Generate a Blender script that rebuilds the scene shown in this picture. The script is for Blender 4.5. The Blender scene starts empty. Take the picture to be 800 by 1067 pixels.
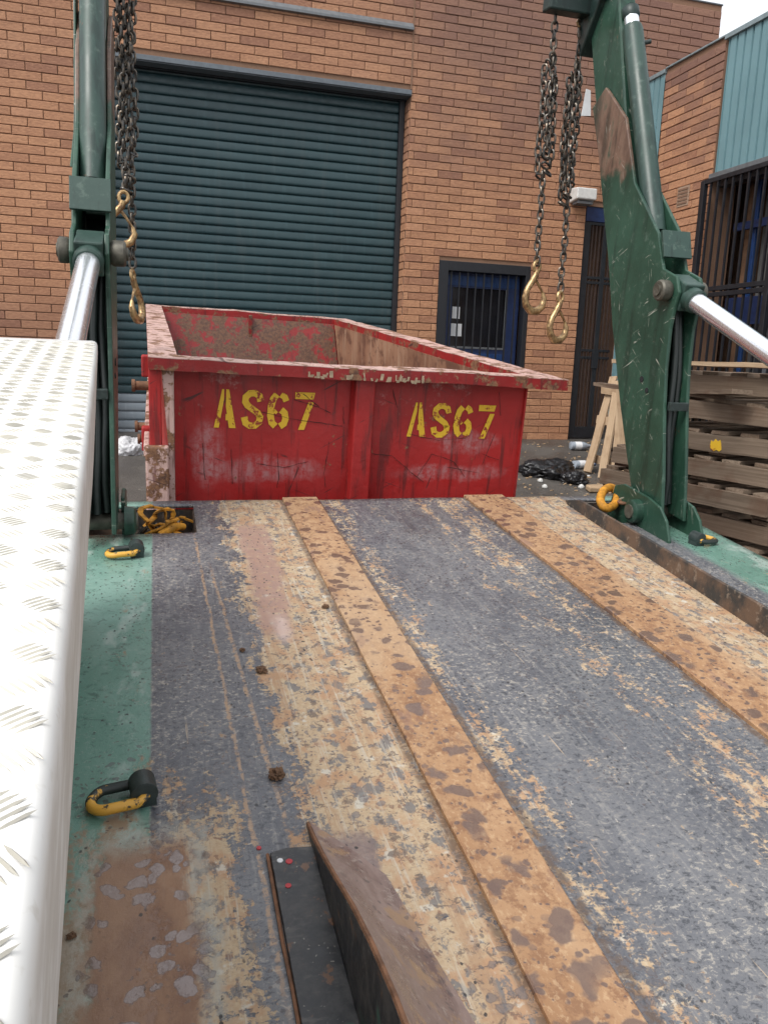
import bpy, bmesh, math, random
from mathutils import Vector, Matrix, noise as mnoise
random.seed(7)
S = bpy.context.scene
COL = S.collection
R = math.radians
# ------------------------------------------------------------------ camera
SLOPE = R(6.6)                      # the yard climbs towards the building
CAM = Vector((0.0, -0.2299, 1.9867))
def basis(yaw, pitch, roll):
    cy, sy = math.cos(yaw), math.sin(yaw)
    fwd = Vector((sy, cy, 0)); right = Vector((cy, -sy, 0)); up = Vector((0, 0, 1))
    f = fwd*math.cos(pitch) - up*math.sin(pitch)
    u = fwd*math.sin(pitch) + up*math.cos(pitch)
    r2 = right*math.cos(roll) + u*math.sin(roll)
    u2 = u*math.cos(roll) - right*math.sin(roll)
    return r2, u2, f
CR, CU, CF = basis(R(16.05), R(10.96), R(2.125))
cd = bpy.data.cameras.new('camera'); cam = bpy.data.objects.new('camera', cd); COL.objects.link(cam)
m = Matrix((CR, CU, -CF)).transposed().to_4x4(); m.translation = CAM
cam.matrix_world = m
cd.sensor_fit = 'HORIZONTAL'; cd.sensor_width = 36; cd.lens = 830/800*36
cd.clip_start = 0.02; cd.clip_end = 500
S.camera = cam
def proj(p):
    d = Vector(p) - CAM; z = d.dot(CF)
    if z < 0.05: return None
    return 400+830*d.dot(CR)/z, 533.5-830*d.dot(CU)/z
# ------------------------------------------------------------------ sky and sun (overcast)
W = bpy.data.worlds.new('World'); S.world = W; W.use_nodes = True
wn = W.node_tree.nodes; wl = W.node_tree.links
bg = wn['Background']
sky = wn.new('ShaderNodeTexSky'); sky.sky_type = 'NISHITA'; sky.sun_disc = False
SUN_EL, SUN_AZ = R(52), R(-125)     # sun behind the camera's left shoulder, veiled
sky.sun_elevation = SUN_EL; sky.sun_rotation = SUN_AZ
sky.air_density = 1.0; sky.dust_density = 6.0; sky.ozone_density = 1.0
hs = wn.new('ShaderNodeHueSaturation'); hs.inputs['Saturation'].default_value = 0.25
wl.new(sky.outputs[0], hs.inputs['Color'])
mx = wn.new('ShaderNodeMix'); mx.data_type = 'RGBA'; mx.inputs['Factor'].default_value = 0.55
wl.new(hs.outputs[0], mx.inputs['A']); mx.inputs['B'].default_value = (9.6, 9.9, 10.4, 1)
wl.new(mx.outputs['Result'], bg.inputs['Color'])
bg.inputs['Strength'].default_value = 0.115
sd = bpy.data.lights.new('sun', 'SUN'); so = bpy.data.objects.new('sun', sd); COL.objects.link(so)
sd.energy = 1.4; sd.angle = R(22); sd.color = (1, .965, .91)
sdir = Vector((math.sin(SUN_AZ)*math.cos(SUN_EL), math.cos(SUN_AZ)*math.cos(SUN_EL), math.sin(SUN_EL)))
so.rotation_euler = (-sdir).to_track_quat('-Z', 'Y').to_euler()
S.view_settings.view_transform = 'Standard'; S.view_settings.look = 'None'
S.view_settings.exposure = 0.6; S.view_settings.gamma = 1
S.view_settings.use_curve_mapping = False
# ------------------------------------------------------------------ shader helper
class G:
    def __init__(s, name, axis=None):
        s.m = bpy.data.materials.new(name); s.m.use_nodes = True
        s.t = s.m.node_tree; s.t.nodes.clear()
        s.out = s.t.nodes.new('ShaderNodeOutputMaterial')
        s.b = s.t.nodes.new('ShaderNodeBsdfPrincipled')
        s.t.links.new(s.b.outputs[0], s.out.inputs[0])
        tc = s.t.nodes.new('ShaderNodeTexCoord'); s.obj = tc.outputs['Object']
        ge = s.t.nodes.new('ShaderNodeNewGeometry'); s.pos = ge.outputs['Position']; s.nrm = ge.outputs['Normal']
        s._oi = None
    def put(s, sock, v):
        if isinstance(v, bpy.types.NodeSocket): s.t.links.new(v, sock)
        elif isinstance(v, (tuple, list)) and len(v) == 3 and sock.type == 'RGBA': sock.default_value = (*v, 1)
        else: sock.default_value = v
    def math(s, op, a, b=None, c=None, clamp=False):
        n = s.t.nodes.new('ShaderNodeMath'); n.operation = op; n.use_clamp = clamp
        s.put(n.inputs[0], a)
        if b is not None: s.put(n.inputs[1], b)
        if c is not None: s.put(n.inputs[2], c)
        return n.outputs[0]
    def mul(s, *a):
        r = a[0]
        for x in a[1:]: r = s.math('MULTIPLY', r, x)
        return r
    def add(s, *a):
        r = a[0]
        for x in a[1:]: r = s.math('ADD', r, x)
        return r
    def sub(s, a, b): return s.math('SUBTRACT', a, b)
    def mx(s, *a):
        r = a[0]
        for x in a[1:]: r = s.math('MAXIMUM', r, x)
        return r
    def inv(s, a): return s.math('SUBTRACT', 1.0, a)
    def xyz(s, v):
        n = s.t.nodes.new('ShaderNodeSeparateXYZ'); s.put(n.inputs[0], v); return n.outputs
    def vec(s, x, y, z):
        n = s.t.nodes.new('ShaderNodeCombineXYZ')
        for i, q in enumerate((x, y, z)): s.put(n.inputs[i], q)
        return n.outputs[0]
    def scale(s, v, sc):
        n = s.t.nodes.new('ShaderNodeVectorMath'); n.operation = 'MULTIPLY'; s.put(n.inputs[0], v); n.inputs[1].default_value = sc
        return n.outputs[0]
    def noise(s, v, sc, det=4, rough=.55, dist=0, col=False):
        n = s.t.nodes.new('ShaderNodeTexNoise'); s.put(n.inputs['Vector'], v)
        n.inputs['Scale'].default_value = sc; n.inputs['Detail'].default_value = det
        n.inputs['Roughness'].default_value = rough; n.inputs['Distortion'].default_value = dist
        return n.outputs['Color' if col else 'Fac']
    def warp(s, v, sc, amt):
        c = s.noise(v, sc, 3, .5, col=True)
        n = s.t.nodes.new('ShaderNodeVectorMath'); n.operation = 'MULTIPLY_ADD'
        s.put(n.inputs[0], c); n.inputs[1].default_value = (amt,)*3; s.put(n.inputs[2], v)
        return n.outputs[0]
    def vor(s, v, sc, feat='F1', rnd=1.0, out='Distance'):
        n = s.t.nodes.new('ShaderNodeTexVoronoi'); n.feature = feat; s.put(n.inputs['Vector'], v)
        n.inputs['Scale'].default_value = sc; n.inputs['Randomness'].default_value = rnd
        return n.outputs[out]
    def sm(s, v, a, b, lo=0., hi=1.):
        n = s.t.nodes.new('ShaderNodeMapRange'); n.interpolation_type = 'SMOOTHSTEP'
        s.put(n.inputs[0], v); s.put(n.inputs[1], a); s.put(n.inputs[2], b)
        s.put(n.inputs[3], lo); s.put(n.inputs[4], hi)
        return n.outputs[0]
    def band(s, v, a, b, e):            # 1 inside a..b with soft edges e
        sk = lambda q, d: s.add(q, d) if isinstance(q, bpy.types.NodeSocket) else q+d
        return s.mul(s.sm(v, sk(a, -e), sk(a, e)), s.sm(v, sk(b, -e), sk(b, e), 1., 0.))
    def mix(s, f, a, b):
        n = s.t.nodes.new('ShaderNodeMix'); n.data_type = 'RGBA'
        s.put(n.inputs['Factor'], f); s.put(n.inputs['A'], a); s.put(n.inputs['B'], b)
        return n.outputs['Result']
    def fmix(s, f, a, b):
        n = s.t.nodes.new('ShaderNodeMix'); n.data_type = 'FLOAT'
        s.put(n.inputs[0], f); s.put(n.inputs[2], a); s.put(n.inputs[3], b)
        return n.outputs[0]
    def white(s, v, col=False):
        n = s.t.nodes.new('ShaderNodeTexWhiteNoise'); n.noise_dimensions = '3D'; s.put(n.inputs['Vector'], v)
        return n.outputs['Color' if col else 'Value']
    def rand(s):
        n = s.t.nodes.new('ShaderNodeObjectInfo'); return n.outputs['Random']
    def bump(s, h, st=.3, d=.01):
        n = s.t.nodes.new('ShaderNodeBump'); n.inputs['Strength'].default_value = st; n.inputs['Distance'].default_value = d
        s.put(n.inputs['Height'], h); s.t.links.new(n.outputs[0], s.b.inputs['Normal'])
    def done(s, col, rough=.6, metal=0., spec=None):
        s.put(s.b.inputs['Base Color'], col); s.put(s.b.inputs['Roughness'], rough); s.put(s.b.inputs['Metallic'], metal)
        if spec is not None: s.put(s.b.inputs['Specular IOR Level'], spec)
        return s.m
MAT = {}
def simple(name, col, rough=.6, metal=0., var=.25, sc=20., bump=0.):
    g = G(name); n = g.noise(g.obj, sc, 5, .6)
    c2 = tuple(x*(1-var) for x in col)
    if bump: g.bump(n, bump, .01)
    MAT[name] = g.done(g.mix(g.sm(n, .3, .7), c2, col), g.sm(n, .2, .8, max(.03, rough-.1), min(1, rough+.1)), metal)
    return MAT[name]
# ---- weathered green paint (arms)
def green_paint(name, base, dark, scratch=True, rust_lo=None):
    g = G(name); o = g.obj; z = g.xyz(o)
    n1 = g.noise(o, 3, 5, .6); n2 = g.noise(o, 28, 5, .65)
    c = g.mix(g.sm(n1, .3, .7), dark, base)
    c = g.mix(g.mul(g.sm(n2, .55, .75), .35), c, (.16, .22, .18))
    if rust_lo:
        w = g.add(z[2], g.mul(g.sub(g.noise(o, 9, 4, .6), .5), .35))
        rm = g.mul(g.sm(w, rust_lo[0], rust_lo[0]+.08), g.sm(w, rust_lo[1]-.1, rust_lo[1], 1., 0.), g.sm(z[1], rust_lo[2]-.05, rust_lo[2]+.05, 1., 0.))
        rn = g.noise(g.scale(o, (20, 20, 7)), 1, 6, .7); c = g.mix(g.mul(rm, g.sm(rn, .28, .46), .9), c, g.mix(g.sm(rn, .4, .65), (.21, .125, .09), (.115, .062, .045)))
    gr_ = g.noise(g.scale(o, (30, 16, 1.6)), 1, 5, .65); c = g.mix(g.mul(g.sm(gr_, .50, .66), .55), c, tuple(q*.38 for q in dark))
    rz = g.noise(o, 14, 6, .7)
    c = g.mix(g.sm(rz, .66, .72), c, (.12, .06, .035))
    if scratch:
        for k, (a, st) in enumerate(((.6, 1), (-.5, 1), (1.3, 1))):
            zz = g.add(g.mul(z[1], math.cos(a)), g.mul(z[2], math.sin(a))); yy = g.sub(g.mul(z[2], math.cos(a)), g.mul(z[1], math.sin(a)))
            sv = g.vec(g.mul(yy, 90), g.mul(zz, 7), k*3.1)
            sn = g.noise(sv, 1, 3, .6, .9)
            brk = g.sm(g.noise(o, 7+k, 3, .5), .5, .6)
            c = g.mix(g.mul(g.sm(sn, .655, .70), brk, .7), c, (.42, .42, .36))
    g.bump(g.add(g.mul(n2, .4), rz), .15, .004)
    MAT[name] = g.done(c, g.sm(n1, .2, .8, .3, .55))
green_paint('arm_green', (.025, .073, .047), (.015, .046, .031), True)
green_paint('plate_green', (.025, .073, .047), (.015, .046, .031), True, (2.42, 2.95, 3.75))
green_paint('dark_green', (.012, .028, .024), (.008, .020, .018), False)
green_paint('ram_green', (.028, .062, .049), (.018, .042, .034), False)
# ---- brick, tint per brick from its own place in the bond
BL, BH = 0.30, 0.086
def brick_mat(name, along):
    g = G(name); p = g.xyz(g.pos); u = p[along]; z = p[2]
    row = g.math('FLOOR', g.math('DIVIDE', z, BH)); par = g.math('MODULO', row, 2.)
    colm = g.math('FLOOR', g.add(g.math('DIVIDE', u, BL), g.mul(par, .5)))
    wv = g.white(g.vec(colm, row, 3.3)); wc = g.white(g.vec(row, colm, 9.1))
    n = g.noise(g.scale(g.pos, (1, 1, 2.2)), 26, 6, .7); big = g.noise(g.pos, 1.1, 4, .55)
    c = g.mix(wv, (.44, .225, .122), (.375, .182, .097))
    c = g.mix(g.mul(g.sm(wc, .72, .95), .7), c, (.235, .105, .065))
    c = g.mix(g.mul(g.sm(wc, .0, .12, 1., 0.), .5), c, (.45, .235, .14))
    c = g.mix(g.mul(g.sm(n, .42, .7), .55), c, (.21, .10, .06)); c = g.mix(g.mul(g.sm(n, .5, .3), .4), c, (.50, .28, .16))
    # soot and damp staining under the parapet
    hi = g.add(z, g.mul(g.sub(big, .5), 2.2), g.mul(g.sub(g.noise(g.pos, 5, 4, .6), .5), 1.0), g.mul(wv, .5))
    if along == 0:
        st = g.mul(g.sm(hi, 3.7, 5.9), g.sm(p[0], 1.9, 3.6, .25, 1.))
        lo = g.mul(g.sm(z, 2.9, 2.2), g.sm(p[0], .5, -.5), .45)
        c = g.mix(lo, c, (.17, .085, .06))
    else:
        st = g.sm(hi, 4.3, 5.6)
    c = g.mix(g.mul(st, .68), c, (.135, .078, .068))
    g.bump(n, .7, .010)
    MAT[name] = g.done(c, .85)
brick_mat('brick_front', 0); brick_mat('brick_side', 1)
g = G('mortar'); n = g.noise(g.pos, 60, 4); MAT['mortar'] = g.done(g.mix(n, (.15, .084, .055), (.24, .14, .088)), .95)
# ---- roller door paint
def slat_mat(name, a, b):
    g = G(name); p = g.xyz(g.pos)
    n = g.noise(g.scale(g.pos, (.6, 1, 6)), 2, 5, .6); n2 = g.noise(g.scale(g.pos, (8, 1, 1)), 3, 4)
    c = g.mix(g.sm(n, .3, .7), a, b); c = g.mix(g.mul(g.sm(n2, .55, .75), .3), c, tuple(x*1.5+.01 for x in b))
    dn = g.noise(g.pos, 1.7, 4, .5); ds = g.noise(g.scale(g.pos, (14, 1, 1.1)), 1, 5, .6); c = g.mix(g.mul(g.sm(ds, .5, .72), .10), c, (.15, .15, .14)); g.bump(g.add(dn, g.mul(g.noise(g.pos, 7, 3, .5), .25)), .25, .05)
    MAT[name] = g.done(c, g.sm(ds, .4, .7, .36, .55))
slat_mat('slat_teal', (.015, .040, .047), (.021, .051, .058)); slat_mat('slat_grey', (.17, .205, .235), (.23, .255, .28))
simple('steel_grey', (.16, .17, .18), .55, .3); simple('lintel_steel', (.13, .15, .17), .6, .2)
simple('black_steel', (.012, .013, .017), .5); simple('navy', (.014, .03, .10), .45); simple('blue_paint', (.012, .05, .17), .4)
simple('paper', (.7, .71, .72), .8, 0, .1); simple('dark_void', (.012, .012, .014), .9)
simple('white_plastic', (.62, .62, .6), .5, 0, .15); simple('rubber', (.012, .014, .013), .5); simple('hose', (.016, .022, .021), .45)
simple('glass_dark', (.012, .012, .015), .08, 0, .3, 4)
simple('brown_board', (.19, .10, .055), .8, 0, .4, 6); simple('grey_board', (.12, .115, .11), .7, 0, .4, 6)
simple('louvre_grey', (.17, .18, .20), .5)
simple('cladding', (.15, .27, .30), .45, 0, .14, 2.); simple('capping', (.22, .28, .30), .45, .1)
simple('vent_tan', (.36, .25, .18), .8)
# ---- chrome, chain, hooks
g = G('chrome'); n = g.noise(g.scale(g.obj, (30, 30, 2)), 6, 3); MAT['chrome'] = g.done((.86, .87, .90), g.sm(n, .3, .8, .16, .3), .85)
g = G('chain_steel'); n = g.noise(g.obj, 60, 4); MAT['chain_steel'] = g.done(g.mix(g.sm(n, .4, .65), (.07, .068, .065), (.16, .13, .10)), .38, .75)
g = G('hook_gold'); n = g.noise(g.obj, 40, 5, .65); MAT['hook_gold'] = g.done(g.mix(g.sm(n, .42, .62), (.46, .31, .15), (.20, .12, .06)), .36, .6)
g = G('worn_yellow'); n = g.noise(g.obj, 38, 5, .65); z = g.xyz(g.obj)
MAT['worn_yellow'] = g.done(g.mix(g.sm(g.add(n, g.mul(z[1], 4.)), .46, .52), (.62, .33, .045), (.02, .028, .026)), .5)
simple('yellow_strap', (.66, .29, .022), .75, 0, .6, 30); simple('cast_dark', (.03, .045, .042), .5, 0, .5, 30, .3)
# ---- red bin paint
def red_mat(name, fade, rust, base=(.33, .018, .022)):
    g = G(name); o = g.obj; p = g.xyz(o)
    big = g.noise(o, 2.2, 5, .6); mid = g.noise(o, 9, 6, .65); fine = g.noise(o, 45, 5, .7)
    c = g.mix(g.sm(big, .3, .7), base, tuple(x*.72 for x in base))
    fd = g.sm(g.add(big, g.mul(g.sub(fine, .5), .35)), .68-fade, .80-fade)
    c = g.mix(g.mul(fd, .7), c, (.50, .30, .275) if name != 'red_faded' else (.62, .47, .42))
    streak = g.noise(g.scale(o, (26, 26, 2.2)), 1, 4, .6)
    c = g.mix(g.mul(g.sm(streak, .53, .67), .72), c, (.10, .016, .015)); s5 = g.noise(g.scale(o, (60, 60, 3)), 1, 5, .7); c = g.mix(g.mul(g.sm(s5, .60, .70), g.sm(big, .4, .6), .7), c, (.05, .016, .014))
    if name == 'red_paint':          # rubbed pale areas on the end panel
        for (px_, pz_, ax_, az_) in ((.22-.95, 1.10, .09, .17), (.50-.95, 1.02, .3, .07), (1.50-.95, 1.16, .20, .06), (1.45-.95, 1.0, .3, .05)):
            q1 = g.math('DIVIDE', g.sub(g.add(p[0], g.mul(g.sub(mid, .5), .12)), px_), ax_); q2 = g.math('DIVIDE', g.sub(g.add(p[2], g.mul(g.sub(mid, .5), .12)), pz_), az_)
            dd_ = g.add(g.mul(q1, q1), g.mul(q2, q2))
            c = g.mix(g.mul(g.sm(dd_, 1.3, .2), g.sm(g.add(fine, g.mul(mid, .4)), .45, .85), g.sm(p[1], -1.55, -1.58), g.sm(streak, .62, .40, .35, 1.), .5), c, (.44, .31, .31))
    rm = g.sm(g.add(mid, g.mul(g.sub(fine, .5), .4)), .74-rust, .80-rust)
    c = g.mix(rm, c, g.mix(g.sm(fine, .35, .65), (.075, .034, .022), (.25, .125, .065) if name != 'red_inside' else (.15, .07, .036)))
    for k, a in enumerate((.5, -.35, 1.25)):
        uu = g.add(g.mul(p[0], math.cos(a)), g.mul(p[2], math.sin(a))); ww = g.sub(g.mul(p[2], math.cos(a)), g.mul(p[0], math.sin(a)))
        sn = g.noise(g.vec(g.mul(uu, 2.2), k*2., g.mul(ww, 42)), 1, 3, .5, .5)
        c = g.mix(g.mul(g.sm(sn, .655, .69), g.sm(g.noise(o, 4+k, 2), .5, .58), .85), c, (.05, .02, .02))
    g.bump(g.add(big, g.mul(mid, .35)), .35, .03)
    MAT[name] = g.done(c, g.sm(mid, .3, .7, .38, .62))
    return g
red_mat('red_paint', .04, .07, (.43, .022, .021))
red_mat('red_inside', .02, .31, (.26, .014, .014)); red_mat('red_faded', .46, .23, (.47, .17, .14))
g = G('bin_brown'); o = g.obj; n = g.noise(o, 3, 5, .6); f = g.noise(o, 40, 5, .7)
st = g.noise(g.scale(o, (30, 30, 2)), 1, 4)
c = g.mix(g.sm(n, .35, .65), (.30, .165, .10), (.18, .085, .05)); c = g.mix(g.mul(g.sm(st, .52, .70), .6), c, (.37, .25, .17)); c = g.mix(g.mul(g.sm(g.noise(o, 6, 5, .65), .52, .6), .8), c, (.12, .055, .035)); c = g.mix(g.sm(f, .62, .7), c, (.07, .035, .03))
MAT['bin_brown'] = g.done(c, .6)
g = G('stencil_yellow'); o = g.obj; n = g.noise(o, 30, 6, .7); n2 = g.noise(o, 7, 4)
MAT['stencil_yellow'] = g.done(g.mix(g.sm(g.add(n, g.mul(n2, .3)), .70, .78), (.76, .47, .03), (.30, .03, .02)), .55)
# ---- wood
def wood(name, a, b, d):
    g = G(name); o = g.obj; r = g.rand()
    v = g.add(0, 0) if False else None
    off = g.vec(g.mul(r, 17), g.mul(r, 31), g.mul(r, 7))
    n = g.t.nodes.new('ShaderNodeVectorMath'); n.operation = 'ADD'; g.put(n.inputs[0], o); g.put(n.inputs[1], off)
    q = n.outputs[0]
    gr = g.noise(g.scale(q, (1.6, 80, 80)), 1, 5, .7, .1); big = g.noise(q, 5, 4)
    c = g.mix(g.sm(gr, .3, .7), a, b); c = g.mix(g.mul(g.sm(big, .5, .7), .6), c, d); c = g.mix(g.mul(r, .3), c, d)
    g.bump(gr, .4, .004); MAT[name] = g.done(c, .85)
wood('wood_grey', (.135, .100, .070), (.25, .19, .138), (.12, .060, .034)); wood('wood_pale', (.42, .29, .18), (.55, .41, .27), (.30, .19, .11))
# ---- aluminium / white tread plate
g = G('tread_white'); n = g.noise(g.obj, 5, 5, .6); n2 = g.noise(g.obj, 60, 5, .6)
c = g.mix(g.sm(n, .35, .7), (.80, .79, .765), (.70, .685, .64)); c = g.mix(g.mul(g.sm(n2, .58, .72), .3), c, (.42, .37, .28))
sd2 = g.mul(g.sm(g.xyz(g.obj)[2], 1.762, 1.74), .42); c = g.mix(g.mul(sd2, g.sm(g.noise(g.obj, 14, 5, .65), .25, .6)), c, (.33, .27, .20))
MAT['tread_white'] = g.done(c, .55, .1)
simple('tread_bar', (.58, .55, .47), .4, .1, .4, 12)
# ---- ground
g = G('yard_ground'); o = g.pos; n = g.noise(o, 1.2, 5, .6); f = g.noise(o, 40, 5, .7); v = g.vor(o, 90)
c = g.mix(g.sm(n, .3, .7), (.055, .050, .046), (.10, .09, .08)); c = g.mix(g.mul(g.sm(f, .5, .75), .5), c, (.16, .145, .125)); c = g.mix(g.sm(g.noise(o, 9, 6, .7), .66, .70), c, (.30, .27, .22))
g.bump(g.add(f, v), .5, .01); MAT['yard_ground'] = g.done(c, g.sm(n, .4, .65, .35, .85))
# ---- the deck: worn grey paint, rust, dirt, primer, green edge, rain spots
def deck_mat():
    g = G('deck_steel'); o = g.obj; p = g.xyz(o); x, v = p[0], p[1]
    lng = g.scale(o, (1, .45, 1))                                  # wear runs along the deck
    A = g.noise(lng, 4.0, 6, .62); B = g.noise(lng, 15, 6, .68, .3); C = g.noise(g.scale(o, (1, .6, 1)), 46, 5, .7)
    D = g.noise(o, 130, 4, .6); F = g.noise(g.scale(o, (.8, 1.05, 1)), 95, 4, .74, .5); F2 = g.noise(g.scale(o, (.85, 1, 1)), 40, 5, .74, .6)
    ST = g.noise(g.scale(o, (26, 1.5, 1)), 1, 6, .72, .25); S2 = g.noise(g.scale(o, (70, 3.2, 1)), 1, 5, .7, .2)
    we = g.mul(g.sub(B, .5), .14)                                  # ragged edges
    xw = g.add(x, we); vw = g.add(v, g.mul(g.sub(A, .5), .5))
    grey = g.mix(g.sm(A, .3, .7), (.078, .081, .095), (.145, .147, .158))
    grey = g.mix(g.mul(g.sm(B, .45, .7), .55), grey, (.185, .182, .185))
    grey = g.mix(g.mul(g.sm(S2, .52, .68), .5), grey, (.24, .232, .225))
    fl = g.sm(g.noise(o, 2.6, 4, .6), .36, .62, .30, 1.)
    grey = g.mix(g.mul(g.sm(F, .545, .625), fl, .8), grey, (.38, .345, .295))
    grey = g.mix(g.mul(g.sm(F, .45, .38), .8), grey, (.045, .047, .055))
    grey = g.mix(g.mul(g.sm(F2, .63, .68), .8), grey, (.44, .40, .35))
    # dirt and sand
    dens = g.add(g.mul(g.band(xw, .25, .53, .09), .175), g.mul(g.band(xw, 1.10, 1.36, .12), .066), g.mul(g.band(xw, 1.50, 1.82, .05), .20),
                 g.mul(g.band(xw, .63, .76, .06), .08), g.mul(g.band(x, -.02, .13, .05), g.sm(v, 1.6, 1.1), .13), g.mul(g.sm(v, 2.6, 3.3), g.sm(x, 1.5, .9), .02), -.03)
    tsrc = g.add(g.mul(B, .30), g.mul(ST, .20), g.mul(F2, .26), g.mul(F, .24), dens)
    tan = g.mix(g.sm(D, .3, .7), (.40, .285, .175), (.46, .355, .235))
    tan = g.mix(g.mul(g.sm(g.noise(o, 11, 5, .65), .47, .60), .85), tan, (.39, .225, .125))
    tan = g.mix(g.mul(g.sm(g.noise(o, 17, 5, .65), .58, .66), .85), tan, (.51, .48, .41))
    tan = g.mix(g.mul(g.sm(g.noise(g.scale(o, (1, .7, 1)), 27, 6, .7), .525, .585), .88), tan, (.145, .14, .14))
    tan = g.mix(g.mul(g.sm(g.noise(g.scale(o, (1, .8, 1)), 43, 5, .68), .59, .65), .8), tan, (.21, .115, .075))
    tan = g.mix(g.mul(g.sm(F, .42, .34), .6), tan, (.17, .13, .10))
    tan = g.mix(g.mul(g.sm(ST, .50, .62), .7), tan, (.33, .20, .115)); tan = g.mix(g.mul(g.sm(S2, .54, .64), .6), tan, (.47, .42, .34)); tan = g.mix(g.mul(g.sm(F2, .455, .38), .8), tan, (.12, .09, .075))
    tm = g.sm(tsrc, .535, .575)
    c = g.mix(tm, grey, tan)
    # long scratches along the deck
    sc = g.noise(g.vec(g.mul(g.add(x, g.mul(v, .03)), 75), g.mul(v, 2.1), 2.), 1, 4, .6, .3)
    c = g.mix(g.mul(g.sm(sc, .64, .70), g.sm(B, .47, .6), .8), c, (.47, .36, .25))
    # weld / scrape lines
    for x0, sl, v0, v1, wd in ((.176, -.018, .9, 2.85, .0022), (.268, -.042, .9, 2.5, .0026)):
        d = g.math('ABSOLUTE', g.sub(g.add(x, g.mul(we, .16), g.mul(g.sub(F2, .5), .02)), g.add(x0, g.mul(v, sl))))
        c = g.mix(g.mul(g.sm(d, wd, wd*2.6, 1., 0.), g.band(vw, v0, v1, .1), g.sm(F2, .40, .56), .75), c, (.42, .27, .16))
    # primer patch near the tail, scraped purple-brown plate beside the fin, brown patch by the near ring
    bend = g.mul(g.math('SINE', g.mul(g.sub(v, 2.0), 2.6)), .022)
    px = g.sub(g.add(x, g.mul(we, .5)), bend)
    pk = g.mul(g.band(px, .262, g.add(.352, g.mul(g.sub(v, 2.0), .03)), .016), g.band(g.add(v, g.mul(we, 1.6)), 2.0, 2.95, .07))
    c = g.mix(g.mul(pk, g.sm(F2, .68, .50), .9), c, g.mix(A, (.27, .155, .12), (.36, .235, .19)))
    c = g.mix(g.mul(g.band(px, .31, .345, .02), g.band(g.add(v, we), 1.97, 2.12, .04), .7), c, (.52, .40, .36))
    pp = g.mul(g.band(g.add(x, g.mul(we, .6)), .255, g.add(.36, g.mul(g.sub(1.1, v), .05)), .012), g.sm(g.add(v, g.mul(we, 1.0)), 1.22, 1.13))
    c = g.mix(g.mul(pp, g.sm(F2, .70, .55), .88), c, g.mix(g.sm(g.add(g.mul(B, .6), g.mul(F, .4)), .35, .65), (.17, .125, .12), (.28, .215, .195)))
    # dark brown lines along the edges of the welded strips
    for xe in (.508, .668, 1.352, 1.556):
        dd_ = g.math('ABSOLUTE', g.sub(g.add(x, g.mul(we, .10)), xe))
        c = g.mix(g.mul(g.sm(dd_, .004, .018, 1., 0.), g.sm(F2, .36, .55), .8), c, (.10, .065, .045))
    # green painted margins
    gm = g.mx(g.sm(g.add(x, g.mul(g.sub(D, .5), .008)), -.022, -.03), g.mul(g.sm(g.add(x, g.mul(we, .6)), 2.0, 2.06), g.sm(v, 1.2, 1.3)))
    grn = g.mix(g.sm(A, .3, .7), (.11, .225, .178), (.19, .31, .262)); grn = g.mix(g.mul(g.sm(F2, .52, .66), .7), grn, (.06, .115, .095))
    grn = g.mix(g.mul(g.sm(g.noise(lng, 6, 5, .6), .56, .64), .75), grn, (.33, .40, .36)); grn = g.mix(g.mul(g.sm(F, .58, .66), .5), grn, (.27, .33, .29))  # pale patches put the wet sky sheen into the green
    wear = g.sm(g.add(g.mul(B, .75), g.mul(F, .25), g.mul(g.sm(v, 1.55, 1.0), .22), g.mul(g.sm(x, -.2, -.03), .08)), .64, .74)
    grn = g.mix(wear, grn, (.24, .175, .115))
    c = g.mix(gm, c, grn)
    bx = g.add(x, g.mul(we, .7), g.mul(g.sub(F2, .5), .03)); bvv = g.add(v, g.mul(we, 1.1), g.mul(g.sub(F2, .5), .05))
    br = g.mul(g.band(bx, -.112, .042, .016), g.sm(bvv, 1.24, 1.17))
    ring = g.sub(g.mul(g.band(bx, -.14, .080, .018), g.sm(bvv, 1.29, 1.2)), br)
    c = g.mix(g.mul(g.math('MAXIMUM', ring, 0.), g.sm(C, .35, .55), .75), c, (.36, .34, .29))
    c = g.mix(g.mul(br, .93), c, g.mix(g.sm(B, .35, .65), (.20, .105, .065), (.29, .17, .105)))
    # black grit, heavier near the tail
    gv = g.vor(g.warp(g.scale(o, (1, .75, 1)), 60, .012), 66); gsel = g.noise(lng, 9, 4, .6)
    grit = g.mul(g.sm(gv, .24, .15), g.sm(g.add(gsel, g.mul(g.sm(v, 1.4, 3.2), .22)), .54, .62))
    c = g.mix(g.mul(grit, .9), c, (.024, .024, .026))
    # rain: drops and small pools darken the dirt and shine
    wp = g.warp(g.warp(o, 18, .05), 60, .012); v1 = g.vor(wp, 27); v2 = g.vor(g.warp(o, 40, .025), 58); sel = g.noise(o, 3.4, 3, .5)
    rad = g.sm(sel, .44, .62, .0, .34)
    near = g.add(.42, g.mul(br, .9), g.mul(g.sm(v, 2.2, 1.0), .3))
    w1 = g.mul(g.sm(g.sub(v1, g.mul(rad, near)), .05, -.02), g.sm(rad, .02, .08)); w2 = g.mul(g.sm(v2, .22, .14), g.sm(sel, .46, .58))
    wet = g.mx(w1, g.mul(w2, .8), g.mul(br, g.sm(g.add(v1, g.mul(sel, .25)), .50, .43)))
    edge = g.mul(wet, g.inv(wet), 2.8)
    c = g.mix(g.mul(wet, .62), c, g.mix(br, (.105, .098, .105), (.27, .245, .25))); c = g.mix(g.mul(edge, .65), c, (.085, .055, .045))  # pools on the brown patch get reflected sky as a grey base colour
    rough = g.fmix(wet, g.fmix(tm, g.sm(B, .3, .7, .24, .46), .7), .07)
    rough = g.fmix(g.mul(gm, g.inv(wear)), rough, g.sm(A, .35, .65, .22, .42))
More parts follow.
